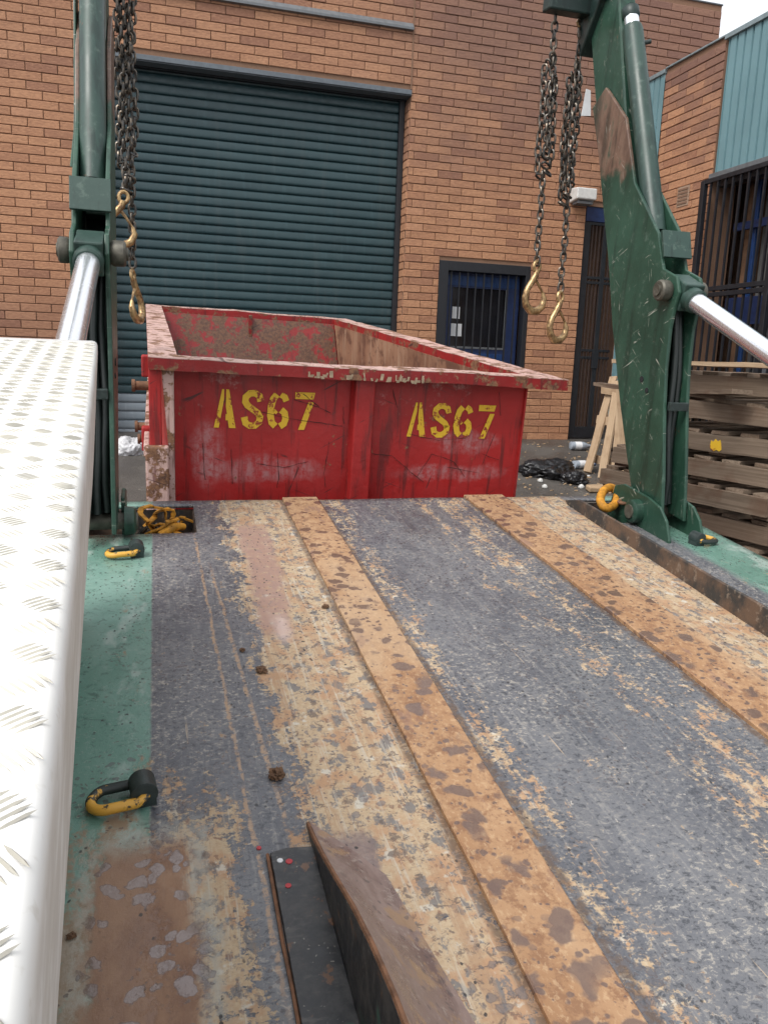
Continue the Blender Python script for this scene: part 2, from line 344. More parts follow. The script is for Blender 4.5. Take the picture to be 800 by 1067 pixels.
    g.bump(g.add(g.mul(B, .5), g.mul(C, .4), g.mul(F, .35), g.mul(tm, .35), g.mul(D, .15)), .32, .005)
    MAT['deck_steel'] = g.done(c, rough)
deck_mat()
def strip_mat():
    g = G('rust_strip'); o = g.obj; p = g.xyz(o); lng = g.scale(o, (1, .4, 1))
    A = g.noise(lng, 6, 5, .6); B = g.noise(o, 30, 5, .68); F = g.noise(g.scale(o, (1, .6, 1)), 100, 4, .7)
    c = g.mix(g.sm(A, .3, .7), (.30, .160, .078), (.40, .245, .135)); c = g.mix(g.sm(B, .47, .62), c, (.24, .125, .065)); c = g.mix(g.mul(g.sm(F, .54, .64), .5), c, (.50, .34, .20))
    c = g.mix(g.mul(g.sm(g.noise(lng, 11, 5, .65), .58, .66), .7), c, (.22, .125, .09)); c = g.mix(g.mul(g.sm(F, .42, .34), .5), c, (.16, .085, .05))
    wp = g.warp(g.warp(o, 13, .07), 50, .015); v1 = g.vor(wp, 15); v2 = g.vor(g.warp(o, 25, .03), 36); sel = g.noise(o, 4, 2)
    v3 = g.vor(g.warp(o, 40, .02), 62); wet = g.mx(g.mul(g.sm(v1, .40, .29), g.sm(sel, .38, .48)), g.mul(g.sm(v2, .30, .2), g.sm(sel, .66, .48)), g.mul(g.sm(v3, .26, .18), g.sm(B, .46, .54)))
    c = g.mix(g.mul(g.sm(g.noise(lng, 3.2, 4, .6), .5, .66), .45), c, (.48, .35, .225)); c = g.mix(g.mul(wet, .8), c, (.105, .07, .062))
    g.bump(g.add(A, g.mul(B, .5), g.mul(F, .3)), .3, .005)
    MAT['rust_strip'] = g.done(c, g.fmix(wet, .72, .18))
strip_mat()
g = G('rail_steel'); o = g.obj; n = g.noise(o, 8, 5, .65); f = g.noise(g.scale(o, (1, 1, 1)), 30, 5, .7)
c = g.mix(g.sm(n, .42, .64), (.032, .031, .030), (.115, .072, .048)); c = g.mix(g.mul(g.sm(f, .55, .64), .7), c, (.22, .17, .13)); g.bump(f, .3, .005)
MAT['rail_steel'] = g.done(c, .6)
g = G('fin_black'); o = g.obj; n = g.noise(o, 30, 5, .65); v = g.vor(g.warp(o, 60, .02), 95); sel = g.noise(o, 17, 2); stv = g.noise(g.scale(o, (20, 60, 6)), 1, 5, .7)
c = g.mix(g.sm(n, .4, .65), (.020, .021, .024), (.065, .065, .066)); c = g.mix(g.mul(g.sm(stv, .52, .68), .5), c, (.13, .12, .11)); c = g.mix(g.mul(g.sm(v, .2, .08), g.sm(sel, .5, .62), .7), c, (.36, .34, .30)); c = g.mix(g.sm(g.noise(o, 24, 5, .7), .60, .66), c, (.14, .075, .045)); c = g.mix(g.sm(g.noise(o, 6, 4, .6), .60, .66), c, (.05, .12, .09))
MAT['fin_black'] = g.done(c, g.sm(n, .3, .7, .28, .6))
simple('rust_edge', (.22, .105, .055), .8, 0, .5, 40, .3); simple('mud', (.16, .085, .045), .9, 0, .5, 80, .6)
g = G('bag_black'); n = g.noise(g.obj, 20, 4); MAT['bag_black'] = g.done((.012, .012, .014), .28); g.bump(n, .6, .02)
simple('cardboard', (.44, .31, .19), .85); simple('red_bit', (.5, .05, .06), .6); simple('bag_white', (.62, .62, .64), .4, 0, .3, 12)
simple('bottle_clear', (.35, .40, .46), .15)

# ------------------------------------------------------------------ mesh helper
def cross_frame(d):
    d = d.normalized(); a = Vector((0, 0, 1)) if abs(d.z) < .9 else Vector((1, 0, 0))
    u = d.cross(a).normalized(); return u, d.cross(u)
class MB:
    def __init__(s): s.v = []; s.f = []
    def quad(s, *p):
        b = len(s.v); s.v += [tuple(q) for q in p]; s.f.append(tuple(range(b, b+len(p))))
    def box(s, x0, x1, y0, y1, z0, z1, M=None):
        b = len(s.v)
        for z in (z0, z1):
            for y in (y0, y1):
                for x in (x0, x1):
                    q = Vector((x, y, z)); s.v.append(tuple(M @ q if M else q))
        for f in ((0, 2, 3, 1), (4, 5, 7, 6), (0, 1, 5, 4), (2, 6, 7, 3), (0, 4, 6, 2), (1, 3, 7, 5)): s.f.append(tuple(b+i for i in f))
        return s
    def prism(s, poly, axis, a, b):      # poly in the two other axes, extruded along axis
        n = len(poly); o = len(s.v)
        def P(u, w, t): return {0: (t, u, w), 1: (u, t, w), 2: (u, w, t)}[axis]
        for t in (a, b):
            for u, w in poly: s.v.append(P(u, w, t))
        s.f.append(tuple(o+i for i in range(n))); s.f.append(tuple(o+n+i for i in reversed(range(n))))
        for i in range(n):
            j = (i+1) % n; s.f.append((o+i, o+n+i, o+n+j, o+j))
        return s
    def tube(s, pts, r, seg=12, cap=True, closed=False):
        pts = [Vector(p) for p in pts]; n = len(pts); o = len(s.v); u = None
        for i, p in enumerate(pts):
            if closed: d = pts[(i+1) % n]-pts[i-1]
            else: d = pts[min(i+1, n-1)]-pts[max(i-1, 0)]
            d.normalize()
            if u is None: u, w = cross_frame(d)
            else:
                u = (u-d*u.dot(d)).normalized(); w = d.cross(u)
            rr = r[i] if isinstance(r, (list, tuple)) else r
            for k in range(seg):
                t = 2*math.pi*k/seg; s.v.append(tuple(p+u*rr*math.cos(t)+w*rr*math.sin(t)))
        for i in range(n if closed else n-1):
            a = o+i*seg; b = o+((i+1) % n)*seg
            for k in range(seg):
                l = (k+1) % seg; s.f.append((a+k, a+l, b+l, b+k))
        if cap and not closed:
            s.f.append(tuple(o+k for k in reversed(range(seg)))); s.f.append(tuple(o+(n-1)*seg+k for k in range(seg)))
        return s
    def cyl(s, p0, p1, r, seg=20): return s.tube([p0, p1], r, seg)
    def build(s, name, mat, parent=None, bevel=0., smooth=False, seg=2):
        me = bpy.data.meshes.new(name); me.from_pydata(s.v, [], s.f)
        bm = bmesh.new(); bm.from_mesh(me)
        bmesh.ops.recalc_face_normals(bm, faces=bm.faces)
        if bevel:
            ed = [e for e in bm.edges if len(e.link_faces) == 2 and e.calc_face_angle(0) > .5]
            bmesh.ops.bevel(bm, geom=ed, offset=bevel, segments=seg, affect='EDGES', profile=.5, clamp_overlap=True)
        bm.to_mesh(me); bm.free()
        if smooth:
            for p in me.polygons: p.use_smooth = True
            try: me.set_sharp_from_angle(angle=R(40))
            except Exception: pass
        me.materials.append(MAT[mat])
        o = bpy.data.objects.new(name, me); COL.objects.link(o)
        if parent: o.parent = parent
        return o
def empty(name, loc=(0, 0, 0), rot=(0, 0, 0), parent=None):
    o = bpy.data.objects.new(name, None); COL.objects.link(o); o.location = loc; o.rotation_euler = rot
    o.empty_display_size = .2
    if parent: o.parent = parent
    return o
def tag(o, label, cat, group=None):
    o['label'] = label; o['category'] = cat
    if group: o['group'] = group
    return o
def inst(me, name, parent, M):
    o = bpy.data.objects.new(name, me); COL.objects.link(o); o.parent = parent; o.matrix_local = M
    return o
def T(x, y, z): return Matrix.Translation((x, y, z))
def ground_z(y): return y*math.tan(SLOPE)
SR = (SLOPE, 0, 0)

# ------------------------------------------------------------------ ground
gm_ = MB()
NX, NY = 60, 70
for j in range(NY+1):
    for i in range(NX+1):
        x = -60+i*2.; y = -70+j*2.
        gm_.v.append((x, y, ground_z(y) - .004 + (.02*mnoise.noise(Vector((x*.4, y*.4, 0))) if y < 7 else 0)*0))
for j in range(NY):
    for i in range(NX):
        a = j*(NX+1)+i; gm_.f.append((a, a+1, a+NX+2, a+NX+1))
go = gm_.build('ground', 'yard_ground'); go['kind'] = 'structure'

# ------------------------------------------------------------------ brick laying
def brick_meshes(along, mat, depth=.05):
    out = []
    for k in range(7):
        rr = random.Random(k*13+along); m_ = MB(); j = lambda a=.003: rr.uniform(-a, a)
        L, Hh = BL-.007, BH-.008
        b = .004
        fr = [(-L/2+b+j(), -Hh/2+b+j(.002)), (L/2-b+j(), -Hh/2+b+j(.002)), (L/2-b+j(), Hh/2-b+j(.002)), (-L/2+b+j(), Hh/2-b+j(.002))]
        bk = [(-L/2, -Hh/2), (L/2, -Hh/2), (L/2, Hh/2), (-L/2, Hh/2)]
        dz = j(.002)
        def P(u, z, d): return (u, d, z) if along == 0 else (d, u, z)
        for (u, z) in fr: m_.v.append(P(u, z, -.008+dz+j(.0015)))
        for (u, z) in bk: m_.v.append(P(u, z, -.003))
        for (u, z) in bk: m_.v.append(P(u, z, depth))
        m_.f += [(0, 1, 2, 3)] + [(4+i, 4+(i+1) % 4, (i+1) % 4, i) for i in range(4)] + [(8+i, 8+(i+1) % 4, 4+(i+1) % 4, 4+i) for i in range(4)]
        o = m_.build('brick', mat); out.append(o.data); bpy.data.objects.remove(o)
    return out
def lay(root, along, plane, u0, u1, z0, z1, holes, mat, hidden, limit=300, prefer=None):
    ms = brick_meshes(along, mat); cells = []
    r0, r1 = math.floor(z0/BH), math.floor((z1-.02)/BH)
    for row in range(r0, r1+1):
        zc = (row+.5)*BH
        if zc+BH*.5 > z1+.001: continue
        off = -.5*(row % 2)*BL
        for c_ in range(math.floor((u0)/BL)-1, math.ceil(u1/BL)+2):
            a = c_*BL+off; b = a+BL
            segs = [(max(a, u0), min(b, u1))]
            for (h0, h1, y0, y1) in holes:
                if zc+BH*.5 > y0+.001 and zc-BH*.5 < y1-.001:
                    ns = []
                    for (p, q) in segs:
                        if q <= h0 or p >= h1: ns.append((p, q)); continue
                        if p < h0: ns.append((p, h0))
                        if q > h1: ns.append((h1, q))
                    segs = ns
            for (p, q) in segs:
                if q-p > .03: cells.append(((p+q)/2, zc, q-p))
    full = []; rest = MB(); vis = []
    for (u, z, L) in cells:
        P = (u, plane, z) if along == 0 else (plane, u, z)
        q = proj(P); ok = q and -20 < q[0] < 820 and -20 < q[1] < 1087
        if not ok: cat = 2
        elif hidden(q): cat = 1
        else: cat = 0
        d = (Vector(P)-CAM).length
        vis.append((cat, d, u, z, L))
    vis.sort(); n = 0
    for cat, d, u, z, L in vis:
        k = random.randrange(7); sc = (L-.007)/(BL-.007)
        pos = (u, plane, z) if along == 0 else (plane, u, z)
        push = random.uniform(-.002, .002)
        pos = (pos[0], pos[1]+push, pos[2]) if along == 0 else (pos[0]+push, pos[1], pos[2])
        M = T(*pos) @ Matrix.Diagonal((sc, 1, 1, 1) if along == 0 else (1, sc, 1, 1))
        if cat == 0 and n < limit:
            inst(ms[k], 'brick', root, M); n += 1
        else:
            o = len(rest.v); me = ms[k]
            rest.v += [tuple(M @ vv.co) for vv in me.vertices]; rest.f += [tuple(o+i for i in pp.vertices) for pp in me.polygons]
    if rest.v:
        o = rest.build('brickwork', mat, root); o['kind'] = 'stuff'

# ------------------------------------------------------------------ main brick building
YW, XG = 9.0, 5.6
bld = empty('brick_building'); tag(bld, 'tan brick building with a wide dark teal roller door facing the truck', 'building')
RL, RR, RT = -.56, 2.79, 4.88           # roller opening
DL, DR, DT = 3.22, 4.40, 3.14           # barred door opening
GL, GT = 5.08, 3.90                     # gate opening
ZB, ZT = .6, 6.34
core = MB()
y0, y1 = YW+.006, YW+.30
for (a, b, z0, z1) in ((-9, RL, ZB, ZT), (RL, RR, RT+.03, ZT), (RR, DL, ZB, ZT), (DL, DR, DT, ZT), (DR, GL, ZB, ZT), (GL, 6.7, GT, ZT)):
    core.box(a, b, y0, y1, z0, z1)
core.box(-9, 6.69, 12.0, 12.2, ZB, ZT-.01); core.box(6.5, 6.699, y1, 12.0, 4.2, ZT-.005)
core.build('wall', 'mortar', bld)
rf = MB(); rf.box(-9, 6.71, YW-.012, 12.3, ZT+.001, ZT+.022); rf.build('parapet_capping', 'lintel_steel', bld, .01)
def hid_front(q):
    x, y = q
    if 150 < x < 590 and y > 395: return True
    if 66 < x < 120: return True
    if x < 100 and y > 352: return True
    if 615 < x < 690 and y > 20: return True
    return x > 690 and y > 80
lay(bld, 0, YW, -2.4, 6.7, .9, ZT, [(RL, RR, 0, RT+.05), (DL, DR, 0, DT+.02), (GL, XG+1.2, 0, GT)], 'brick_front', hid_front)
# reveal of the roller opening (bricks seen on the right jamb)
jm = brick_meshes(1, 'brick_side')
for row in range(11, 56):
    z = (row+.5)*BH
    if z > RT: break
    o = inst(jm[row % 7], 'jamb_brick', bld, T(RR-.004, YW+.11+(.03 if row % 2 else 0), z) @ Matrix.Diagonal((1, .72, 1, 1)))
lt = MB(); lt.box(RL-.15, RR+.0, YW-.012, YW+.14, RT-.01, RT+.035); lt.box(RL-.15, RR, YW-.03, YW-.012, RT+.0, RT+.05)
lt.build('lintel', 'lintel_steel', bld, .003)
hd = MB(); hd.box(RL, RR, YW+.16, YW+.29, RT-.02, RT+.02); hd.build('door_head', 'black_steel', bld)
fl = MB(); fl.prism([(YW-.010, 5.53), (YW-.05, 5.535), (YW-.05, 5.56), (YW-.010, 5.61)], 0, RL-1.2, RR-.01); fl.build('wall_flashing', 'steel_grey', bld)
# control joint beside the pier
cj = MB(); cj.box(RR-.012, RR+.004, YW-.0135, YW+.0, RT+.06, ZT); cj.build('control_joint', 'mortar', bld)
# roller door: one object per slat
rdo = empty('roller_door', (RL, YW, 0), (0, 0, 0), bld); rdo.location = (0, 0, 0)
for (a, b) in ((RL, RL+.06), (RR-.075, RR-.015)):
    rd = MB(); rd.box(a, b, YW+.17, YW+.26, ZB, RT); rd.build('guide_rail', 'black_steel', rdo)
PITCH = .0985
prof = [(.004, .0), (-.010, .003), (-.0155, .009), (-.018, .026), (-.0185, .048), (-.0175, .070), (-.015, .083), (-.007, .089), (.006, .091), (.008, PITCH+.001)]
def slat_mesh(mat):
    m_ = MB(); x0, x1 = RL+.03, RR-.05
    for (d, z) in prof: m_.v += [(x0, d, z), (x1, d, z)]
    for i in range(len(prof)-1): m_.f.append((2*i, 2*i+1, 2*i+3, 2*i+2))
    o = m_.build('slat', mat, None, 0, True); me = o.data; bpy.data.objects.remove(o); return me
st_, sg_ = slat_mesh('slat_teal'), slat_mesh('slat_grey')
z = 1.00; k = 0
while z < RT:
    inst(sg_ if z < 1.44 else st_, 'slat', rdo, T(0, YW+.235, z)); z += PITCH; k += 1
bs = MB(); bs.box(RL+.03, RR-.05, YW+.20, YW+.26, .93, 1.0); bs.build('bottom_rail', 'slat_grey', rdo, .005)
# barred blue door
bd = MB()
for (a, b, z0, z1) in ((DL+.002, DL+.12, ZB, DT), (DR-.06, DR-.002, ZB, DT), (DL+.12, DR-.06, DT-.11, DT)): bd.box(a, b, YW-.004, YW+.12, z0, z1)
bdo = bd.build('barred_door', 'black_steel', bld, .004)
lf = MB(); lf.box(DL+.12, DR-.06, YW+.16, YW+.20, 2.86, DT-.11); lf.box(DL+.12, DL+.24, YW+.16, YW+.20, ZB, 2.86); lf.box(DR-.22, DR-.06, YW+.16, YW+.20, ZB, 2.86)
lf.box(DL+.24, DR-.22, YW+.16, YW+.20, ZB, 2.16); lf.build('door_leaf', 'navy', bdo)
bp = MB(); bp.box(DL+.26, DR-.24, YW+.155, YW+.162, 1.75, 2.08); bp.build('kick_panel', 'blue_paint', bdo, .003)
bp = MB(); bp.box(DL+.14, DR-.08, YW+.152, YW+.159, 2.88, 3.0); bp.build('transom_panel', 'blue_paint', bdo, .003)
gp = MB(); gp.box(DL+.24, DR-.22, YW+.185, YW+.192, 2.16, 2.86); gp.build('pane', 'glass_dark', bdo)
gt = MB(); gt.box(DL+.24, DR-.22, YW+.150, YW+.159, 2.135, 2.16); gt.box(DR-.245, DR-.22, YW+.150, YW+.159, 2.16, 2.86); gt.build('glazing_bead', 'steel_grey', bdo)
for (a, z0, w_, h_) in ((DL+.255, 2.49, .10, .14), (DL+.25, 2.28, .14, .15)):
    nb = MB(); nb.box(a, a+w_, YW+.176, YW+.179, z0, z0+h_); nb.build('notice', 'paper', bdo)
for i in range(9):
    x = DL+.17+i*.105
    b_ = MB(); b_.box(x-.008, x+.008, YW+.03, YW+.046, ZB, DT-.10); b_.build('bar', 'black_steel', bdo)
for z in (1.45, 2.2):
    pass
bk = MB(); bk.box(DL-.05, DR+.05, YW+.31, YW+.35, ZB, DT+.1); bk.build('backing', 'dark_void', bdo)

# steel gate in the corner passage
gate = empty('security_gate', (GL, YW, ground_z(YW))); tag(gate, 'narrow rusty steel bar gate closing the passage beside the brick pier', 'gate')
gx = lambda x: x-GL
gz = lambda z: z-ground_z(YW)
fr_ = MB()
for (a, b) in ((GL+.003, GL+.10), (5.36, 5.42)): fr_.box(gx(a), gx(b), .02, .07, 0.02, gz(3.72))
for z in (1.10, 2.08, 2.17, 3.0, 3.06, 3.70):
    fr_.box(gx(GL+.10), gx(XG-.01), .022, .052, gz(z)-.012, gz(z)+.02)
fr_.box(gx(GL+.10), gx(XG-.01), .018, .058, .02, .16)
fr_.build('frame', 'black_steel', gate, .003)
simple('rusty_bar', (.05, .028, .022), .7, 0, .5, 30)
for i in range(8):
    x = GL+.135+i*.05
    b_ = MB(); b_.box(gx(x-.008), gx(x+.008), .03, .046, .16, gz(3.70)); b_.build('bar', 'rusty_bar', gate)
lk = MB(); lk.box(gx(5.335), gx(5.425), .004, .02, gz(1.95), gz(2.16)); lk.build('lock_plate', 'black_steel', gate, .003)
hdr = MB(); hdr.box(GL+.02, XG-.002, YW+.02, YW+.16, 3.73, GT-.003); hdr.build('gate_header', 'navy', bld)
pb = MB(); pb.box(GL-.3, XG+1, YW+.9, YW+1.0, .8, GT+.5); pb.build('passage_wall', 'brown_board', bld)
# wall light / box on the pier
wlo = empty('wall_box', (4.97, YW, 3.99)); tag(wlo, 'small white plastic box on the brick pier beside the hanging chains', 'box')
b_ = MB(); b_.prism([(-.20, -.055), (-.008, -.08), (-.008, .09), (-.20, .07)], 0, -.13, .13); b_.build('housing', 'white_plastic', wlo, .012)
b_ = MB(); b_.box(-.10, .10, -.17, -.03, -.105, -.075); b_.build('underside', 'steel_grey', wlo, .004)

# ------------------------------------------------------------------ side wing with cladding and barred windows
wing = empty('side_wing', (0, 0, 0)); tag(wing, 'brick side building with pale teal metal cladding and barred windows at right', 'building')
PA, PB_, WT = 7.35, 8.36, 5.26
cw = MB(); cw.box(XG+.006, XG+.30, PA, PB_, .5, WT+.04); cw.box(XG+.02, XG+.30, PB_, YW-.012, .5, WT-.05)
cw.box(XG+.16, XG+.30, 1.0, PA, 3.9, WT-.03); cw.box(XG+.75, XG+.8, 1.0, 8.95, .3, 5.15); cw.box(XG+.3, XG+3.5, 1.0, 8.95, WT-.07, WT-.03)
cw.build('wall', 'mortar', wing)
def hid_side(q): return q[1] > 330 or q[0] < 668
lay(wing, 1, XG, PA, PB_, .8, WT+.04, [], 'brick_side', hid_side)
def clad(ya, yb, za, zb, off):
    m_ = MB(); y = ya; pts = []; pit = .113
    while y < yb-.001:
        e = min(yb, y+pit)
        for (d, t) in ((0, 0), (0, .74), (.034, .80), (.034, .93), (0, 1.)):
            yy = y+pit*t
            if yy <= e: pts.append((yy, d))
        y += pit
    n = len(pts)
    for (yy, d) in pts: m_.v += [(XG+off+d, yy, za), (XG+off+d, yy, zb)]
    for i in range(n-1):
        if pts[i+1][0]-pts[i][0] > 1e-6 or pts[i+1][1] != pts[i][1]: m_.f.append((2*i, 2*i+1, 2*i+3, 2*i+2))
    return m_.build('cladding_sheet', 'cladding', wing)
clad(1.2, PA-.003, 3.985, WT, -.01); clad(PB_+.003, YW-.03, 1.2, WT, -.01)
cp = MB(); cp.box(XG-.035, XG+.03, 1.2, PA-.004, WT+.001, WT+.05); cp.box(XG-.03, XG+.03, PB_+.004, YW-.04, WT+.001, WT+.045); cp.box(XG-.02, XG+.1, PA, PB_, WT+.041, WT+.06); cp.build('roof_capping', 'capping', wing, .004)
sl_ = MB(); sl_.box(XG-.05, XG+.16, 1.2, PA-.006, 3.93, 3.98); sl_.build('cladding_sill', 'steel_grey', wing, .004)
so_ = MB(); so_.box(XG+.05, XG+.16, 1.2, PA-.02, 3.86, 3.928); so_.build('window_head', 'black_steel', wing)
# recessed window wall behind the bars
y = PA-.12; i = 0; rr = random.Random(3)
seq = ['brown_board', 'blue_paint', 'grey_board', 'louvre_grey', 'grey_board', 'brown_board', 'grey_board', 'brown_board', 'blue_paint']
while y > 4.2:
    w_ = rr.uniform(.12, .34); mt = seq[i % len(seq)]
    if mt == 'blue_paint': w_ = .09
    m_ = MB(); dx = .30 if mt == 'blue_paint' else .38
    m_.box(XG+dx, XG+dx+.05, y-w_, y-.006, .5, 3.9); m_.build('window_panel' if mt != 'blue_paint' else 'window_post', mt, wing, .004)
    y -= w_; i += 1
for (z0, z1, mt) in ((2.46, 2.74, 'navy'), (3.42, 3.50, 'navy')):
    m_ = MB(); m_.box(XG+.25, XG+.29, 4.2, PA-.10, z0, z1); m_.build('window_transom', mt, wing, .004)
for z in [3.52+.022*i for i in range(15)]:
    m_ = MB(); m_.box(XG+.27, XG+.285, 5.2, 6.78, z, z+.013); m_.build('louvre_blade', 'louvre_grey', wing)
vg = MB(); vg.box(XG-.018, XG-.006, 7.70, 7.90, 3.74, 3.95); vgo = vg.build('air_vent', 'vent_tan', wing, .003)
for i in range(5):
    m_ = MB(); m_.box(XG-.024, XG-.0185, 7.715, 7.885, 3.765+i*.036, 3.785+i*.036); m_.build('vent_blade', 'mortar', vgo)
# security bars, one by one
grl = empty('security_grille', (XG-.12, PA-.02, ground_z(PA))); tag(grl, 'tall black steel bar grille over the side building windows', 'grille')
def gl_box(m_, x0, x1, ya, yb, z0, z1): m_.box(x0, x1, ya-(PA-.02), yb-(PA-.02), z0-ground_z(PA), z1-ground_z(PA))
m_ = MB()
for z in (3.86, 2.72, 2.78, 1.35): gl_box(m_, -.02, .02, 4.2, PA-.03, z, z+.045)
for yy in (PA-.05, 6.2, 5.0): gl_box(m_, -.025, .025, yy-.03, yy+.03, .9, 3.9)
m_.build('frame', 'black_steel', grl, .003)
yy = PA-.16
while yy > 4.3:
    m_ = MB(); gl_box(m_, -.01, .01, yy-.01, yy+.01, 1.0, 3.86); m_.build('bar', 'black_steel', grl); yy -= .112

# ------------------------------------------------------------------ the truck  (local frame: x right, y along deck, z from road; deck top z = 1)
truck = empty('skip_loader_truck', (0, 0, 0), SR); tag(truck, 'green skip loader truck with worn steel deck and two raised lifting arms', 'truck')
DZ = 1.0
def dvec(x, v, w): return Vector((x, v, w+DZ))
# deck plate
XS = [-.50+.0279*i for i in range(101)]; VS = [-.35+.0363*i for i in range(101)]
XS = sorted(set([round(a, 4) for a in XS if min(abs(a-b) for b in (-.285, .135, 1.845, 2.13)) > .012] + [-.285, .135, 1.845, 2.13])); VS = sorted(set([round(a, 4) for a in VS if min(abs(a-b) for b in (2.885, 3.225, 2.86, 3.285)) > .012] + [2.885, 3.225, 3.285]))
VS = [a for a in VS if a <= 3.286]; XS = [a for a in XS if a <= 2.29]
dm = MB()
for v in VS:
    for x in XS:
        dz = .0035*mnoise.noise(Vector((x*1.6, v*1.6, 0)))+.0015*mnoise.noise(Vector((x*5, v*5, 3)))
        dm.v.append((x, v, DZ+dz-.004))
nx = len(XS)
for j in range(len(VS)-1):
    for i in range(nx-1):
        xc = (XS[i]+XS[i+1])/2; vc = (VS[j]+VS[j+1])/2
        if -.285 < xc < .135 and 2.885 < vc < 3.225: continue
        if 1.845 < xc < 2.13 and 2.885 < vc < 3.225: continue
        a = j*nx+i; dm.f.append((a, a+1, a+nx+1, a+nx))
deck = dm.build('deck', 'deck_steel', truck, 0, True)
sm_ = deck.modifiers.new('plate', 'SOLIDIFY'); sm_.thickness = .012; sm_.offset = -1
# recess trays under the two cut-outs
for (a, b) in ((-.29, .14), (1.84, 2.135)):
    m_ = MB(); m_.box(a, b, 2.88, 3.23, .82, .83); m_.box(a, a+.008, 2.88, 3.23, .83, .975); m_.box(b-.008, b, 2.88, 3.23, .83, .975); m_.box(a, b, 2.872, 2.88, .82, .975); m_.box(a, b, 3.23, 3.238, .82, .975)
    m_.build('recess_tray', 'rail_steel', truck)
# wear strips
for (x0, x1, x0n, x1n) in ((.512, .665, .515, .645), (1.352, 1.545, 1.37, 1.56)):
    m_ = MB(); N_ = 40
    for i in range(N_+1):
        t = i/N_; v = .1+t*3.188; e0 = x0n+(x0-x0n)*t; e1 = x1n+(x1-x1n)*t
        j0 = .0025*mnoise.noise(Vector((v*4, x0*9, 0))); j1 = .0025*mnoise.noise(Vector((v*4, x1*9, 5)))
        b0 = .0025*mnoise.noise(Vector((v*1.5, x0, 8)))
        for (xx, zz) in ((e0+j0, DZ-.004), (e0+j0, DZ+.006+b0), (e0+j0+.003, DZ+.008+b0), (e1+j1-.003, DZ+.008+b0), (e1+j1, DZ+.006+b0), (e1+j1, DZ-.004)): m_.v.append((xx, v, zz))
    for i in range(N_):
        for k in range(5): a = i*6+k; m_.f.append((a, a+1, a+7, a+6))
    m_.f.append((0, 1, 2, 3, 4, 5)); b = N_*6; m_.f.append(tuple(b+k for k in reversed(range(6))))
    m_.build('wear_strip', 'rust_strip', deck)
# side rail at right
m_ = MB(); N_ = 24
for i in range(N_+1):
    t = i/N_; v = .6+t*2.55; x = 1.735+(1.812-1.735)*t; hgt = (.105-.055*t)+.002*mnoise.noise(Vector((v*5, 2, 2)))
    if i == N_: hgt = .012
    for (xx, zz) in ((x, DZ-.004), (x, DZ+hgt-.003), (x+.003, DZ+hgt), (x+.009, DZ+hgt), (x+.012, DZ+hgt-.003), (x+.012, DZ-.004)): m_.v.append((xx, v + (.035*(1-hgt/.05) if i == N_ and zz > DZ else 0), zz))
for i in range(N_):
    for k in range(5): a = i*6+k; m_.f.append((a, a+1, a+7, a+6))
m_.f.append((0, 1, 2, 3, 4, 5)); b = N_*6; m_.f.append(tuple(b+k for k in reversed(range(6))))
m_.build('side_rail', 'rail_steel', deck)
# fin bracket
fin = [(1.215, 0), (1.16, .014), (1.08, .043), (.98, .083), (.88, .125), (.78, .158), (.68, .183), (.55, .2), (.2, .2), (.2, 0)]
m_ = MB(); m_.prism([(v, w+DZ-.003) for v, w in fin], 0, .252, .2598); fo = m_.build('fin_bracket', 'fin_black', truck, .0012)
m_ = MB(); m_.tube([(.2562, v, w+DZ-.001) for v, w in fin[:-2]], .0042, 6); m_.build('worn_edge', 'rust_edge', fo)
m_ = MB(); prv = []
for (v, w) in fin[:-2]+[(.2, .2)]:
    xr = .275+min(1., (1.215-v)/.12)*.085+max(0., 1.1-v)*.16
    row = []
    for k in range(9):
        t = k/8; row.append(len(m_.v)); m_.v.append((.2598+(xr-.2598)*t, v-.02*t, DZ+.0015+w*(1-t)**1.35*.98))
    if prv:
        for k in range(8): m_.f.append((prv[k], prv[k+1], row[k+1], row[k]))
    prv = row
g = G('wedge_brown'); o = g.obj; B = g.noise(g.scale(o, (1, .4, 1)), 18, 6, .68, .3); F = g.noise(o, 70, 5, .72); v1 = g.vor(g.warp(o, 30, .03), 40)
c = g.mix(g.sm(B, .35, .65), (.155, .105, .095), (.27, .195, .17)); c = g.mix(g.mul(g.sm(F, .55, .64), .6), c, (.36, .30, .26)); c = g.mix(g.mul(g.sm(g.noise(o, 12, 5, .65), .54, .62), .7), c, (.33, .21, .12)); c = g.mix(g.mul(g.sm(v1, .25, .17), .6), c, (.10, .08, .08))
g.bump(g.add(B, g.mul(F, .4)), .35, .004); MAT['wedge_brown'] = g.done(c, g.sm(B, .35, .65, .2, .55))
m_.build('wedge_plate', 'wedge_brown', fo, 0, True)
m_ = MB(); m_.prism([(.172, .2), (.252, .2), (.252, 1.145), (.205, 1.15), (.176, 1.143)], 2, DZ-.004, DZ+.0075); m_.build('base_flange', 'fin_black', fo, .0012)
m_ = MB(); m_.tube([(.171+.001*math.sin(i*2.1), .2+i*.0945, DZ+.002) for i in range(11)], .0035, 5); m_.build('worn_edge', 'rust_edge', fo)
for (x, v, mt, r_) in ((.19, 1.12, 'paper', .006), (.205, 1.115, 'red_bit', .007), (.195, 1.06, 'red_bit', .006), (.16, 1.17, 'red_bit', .005)):
    m_ = MB(); zz = DZ+(.0075 if x > .17 else -.003); m_.tube([(x, v, zz-.003), (x, v, zz+.0012), (x, v, zz+.0018)], [r_, r_*.9, r_*.4], 7)
    m_.build('paint_fleck', mt, fo, 0, True)
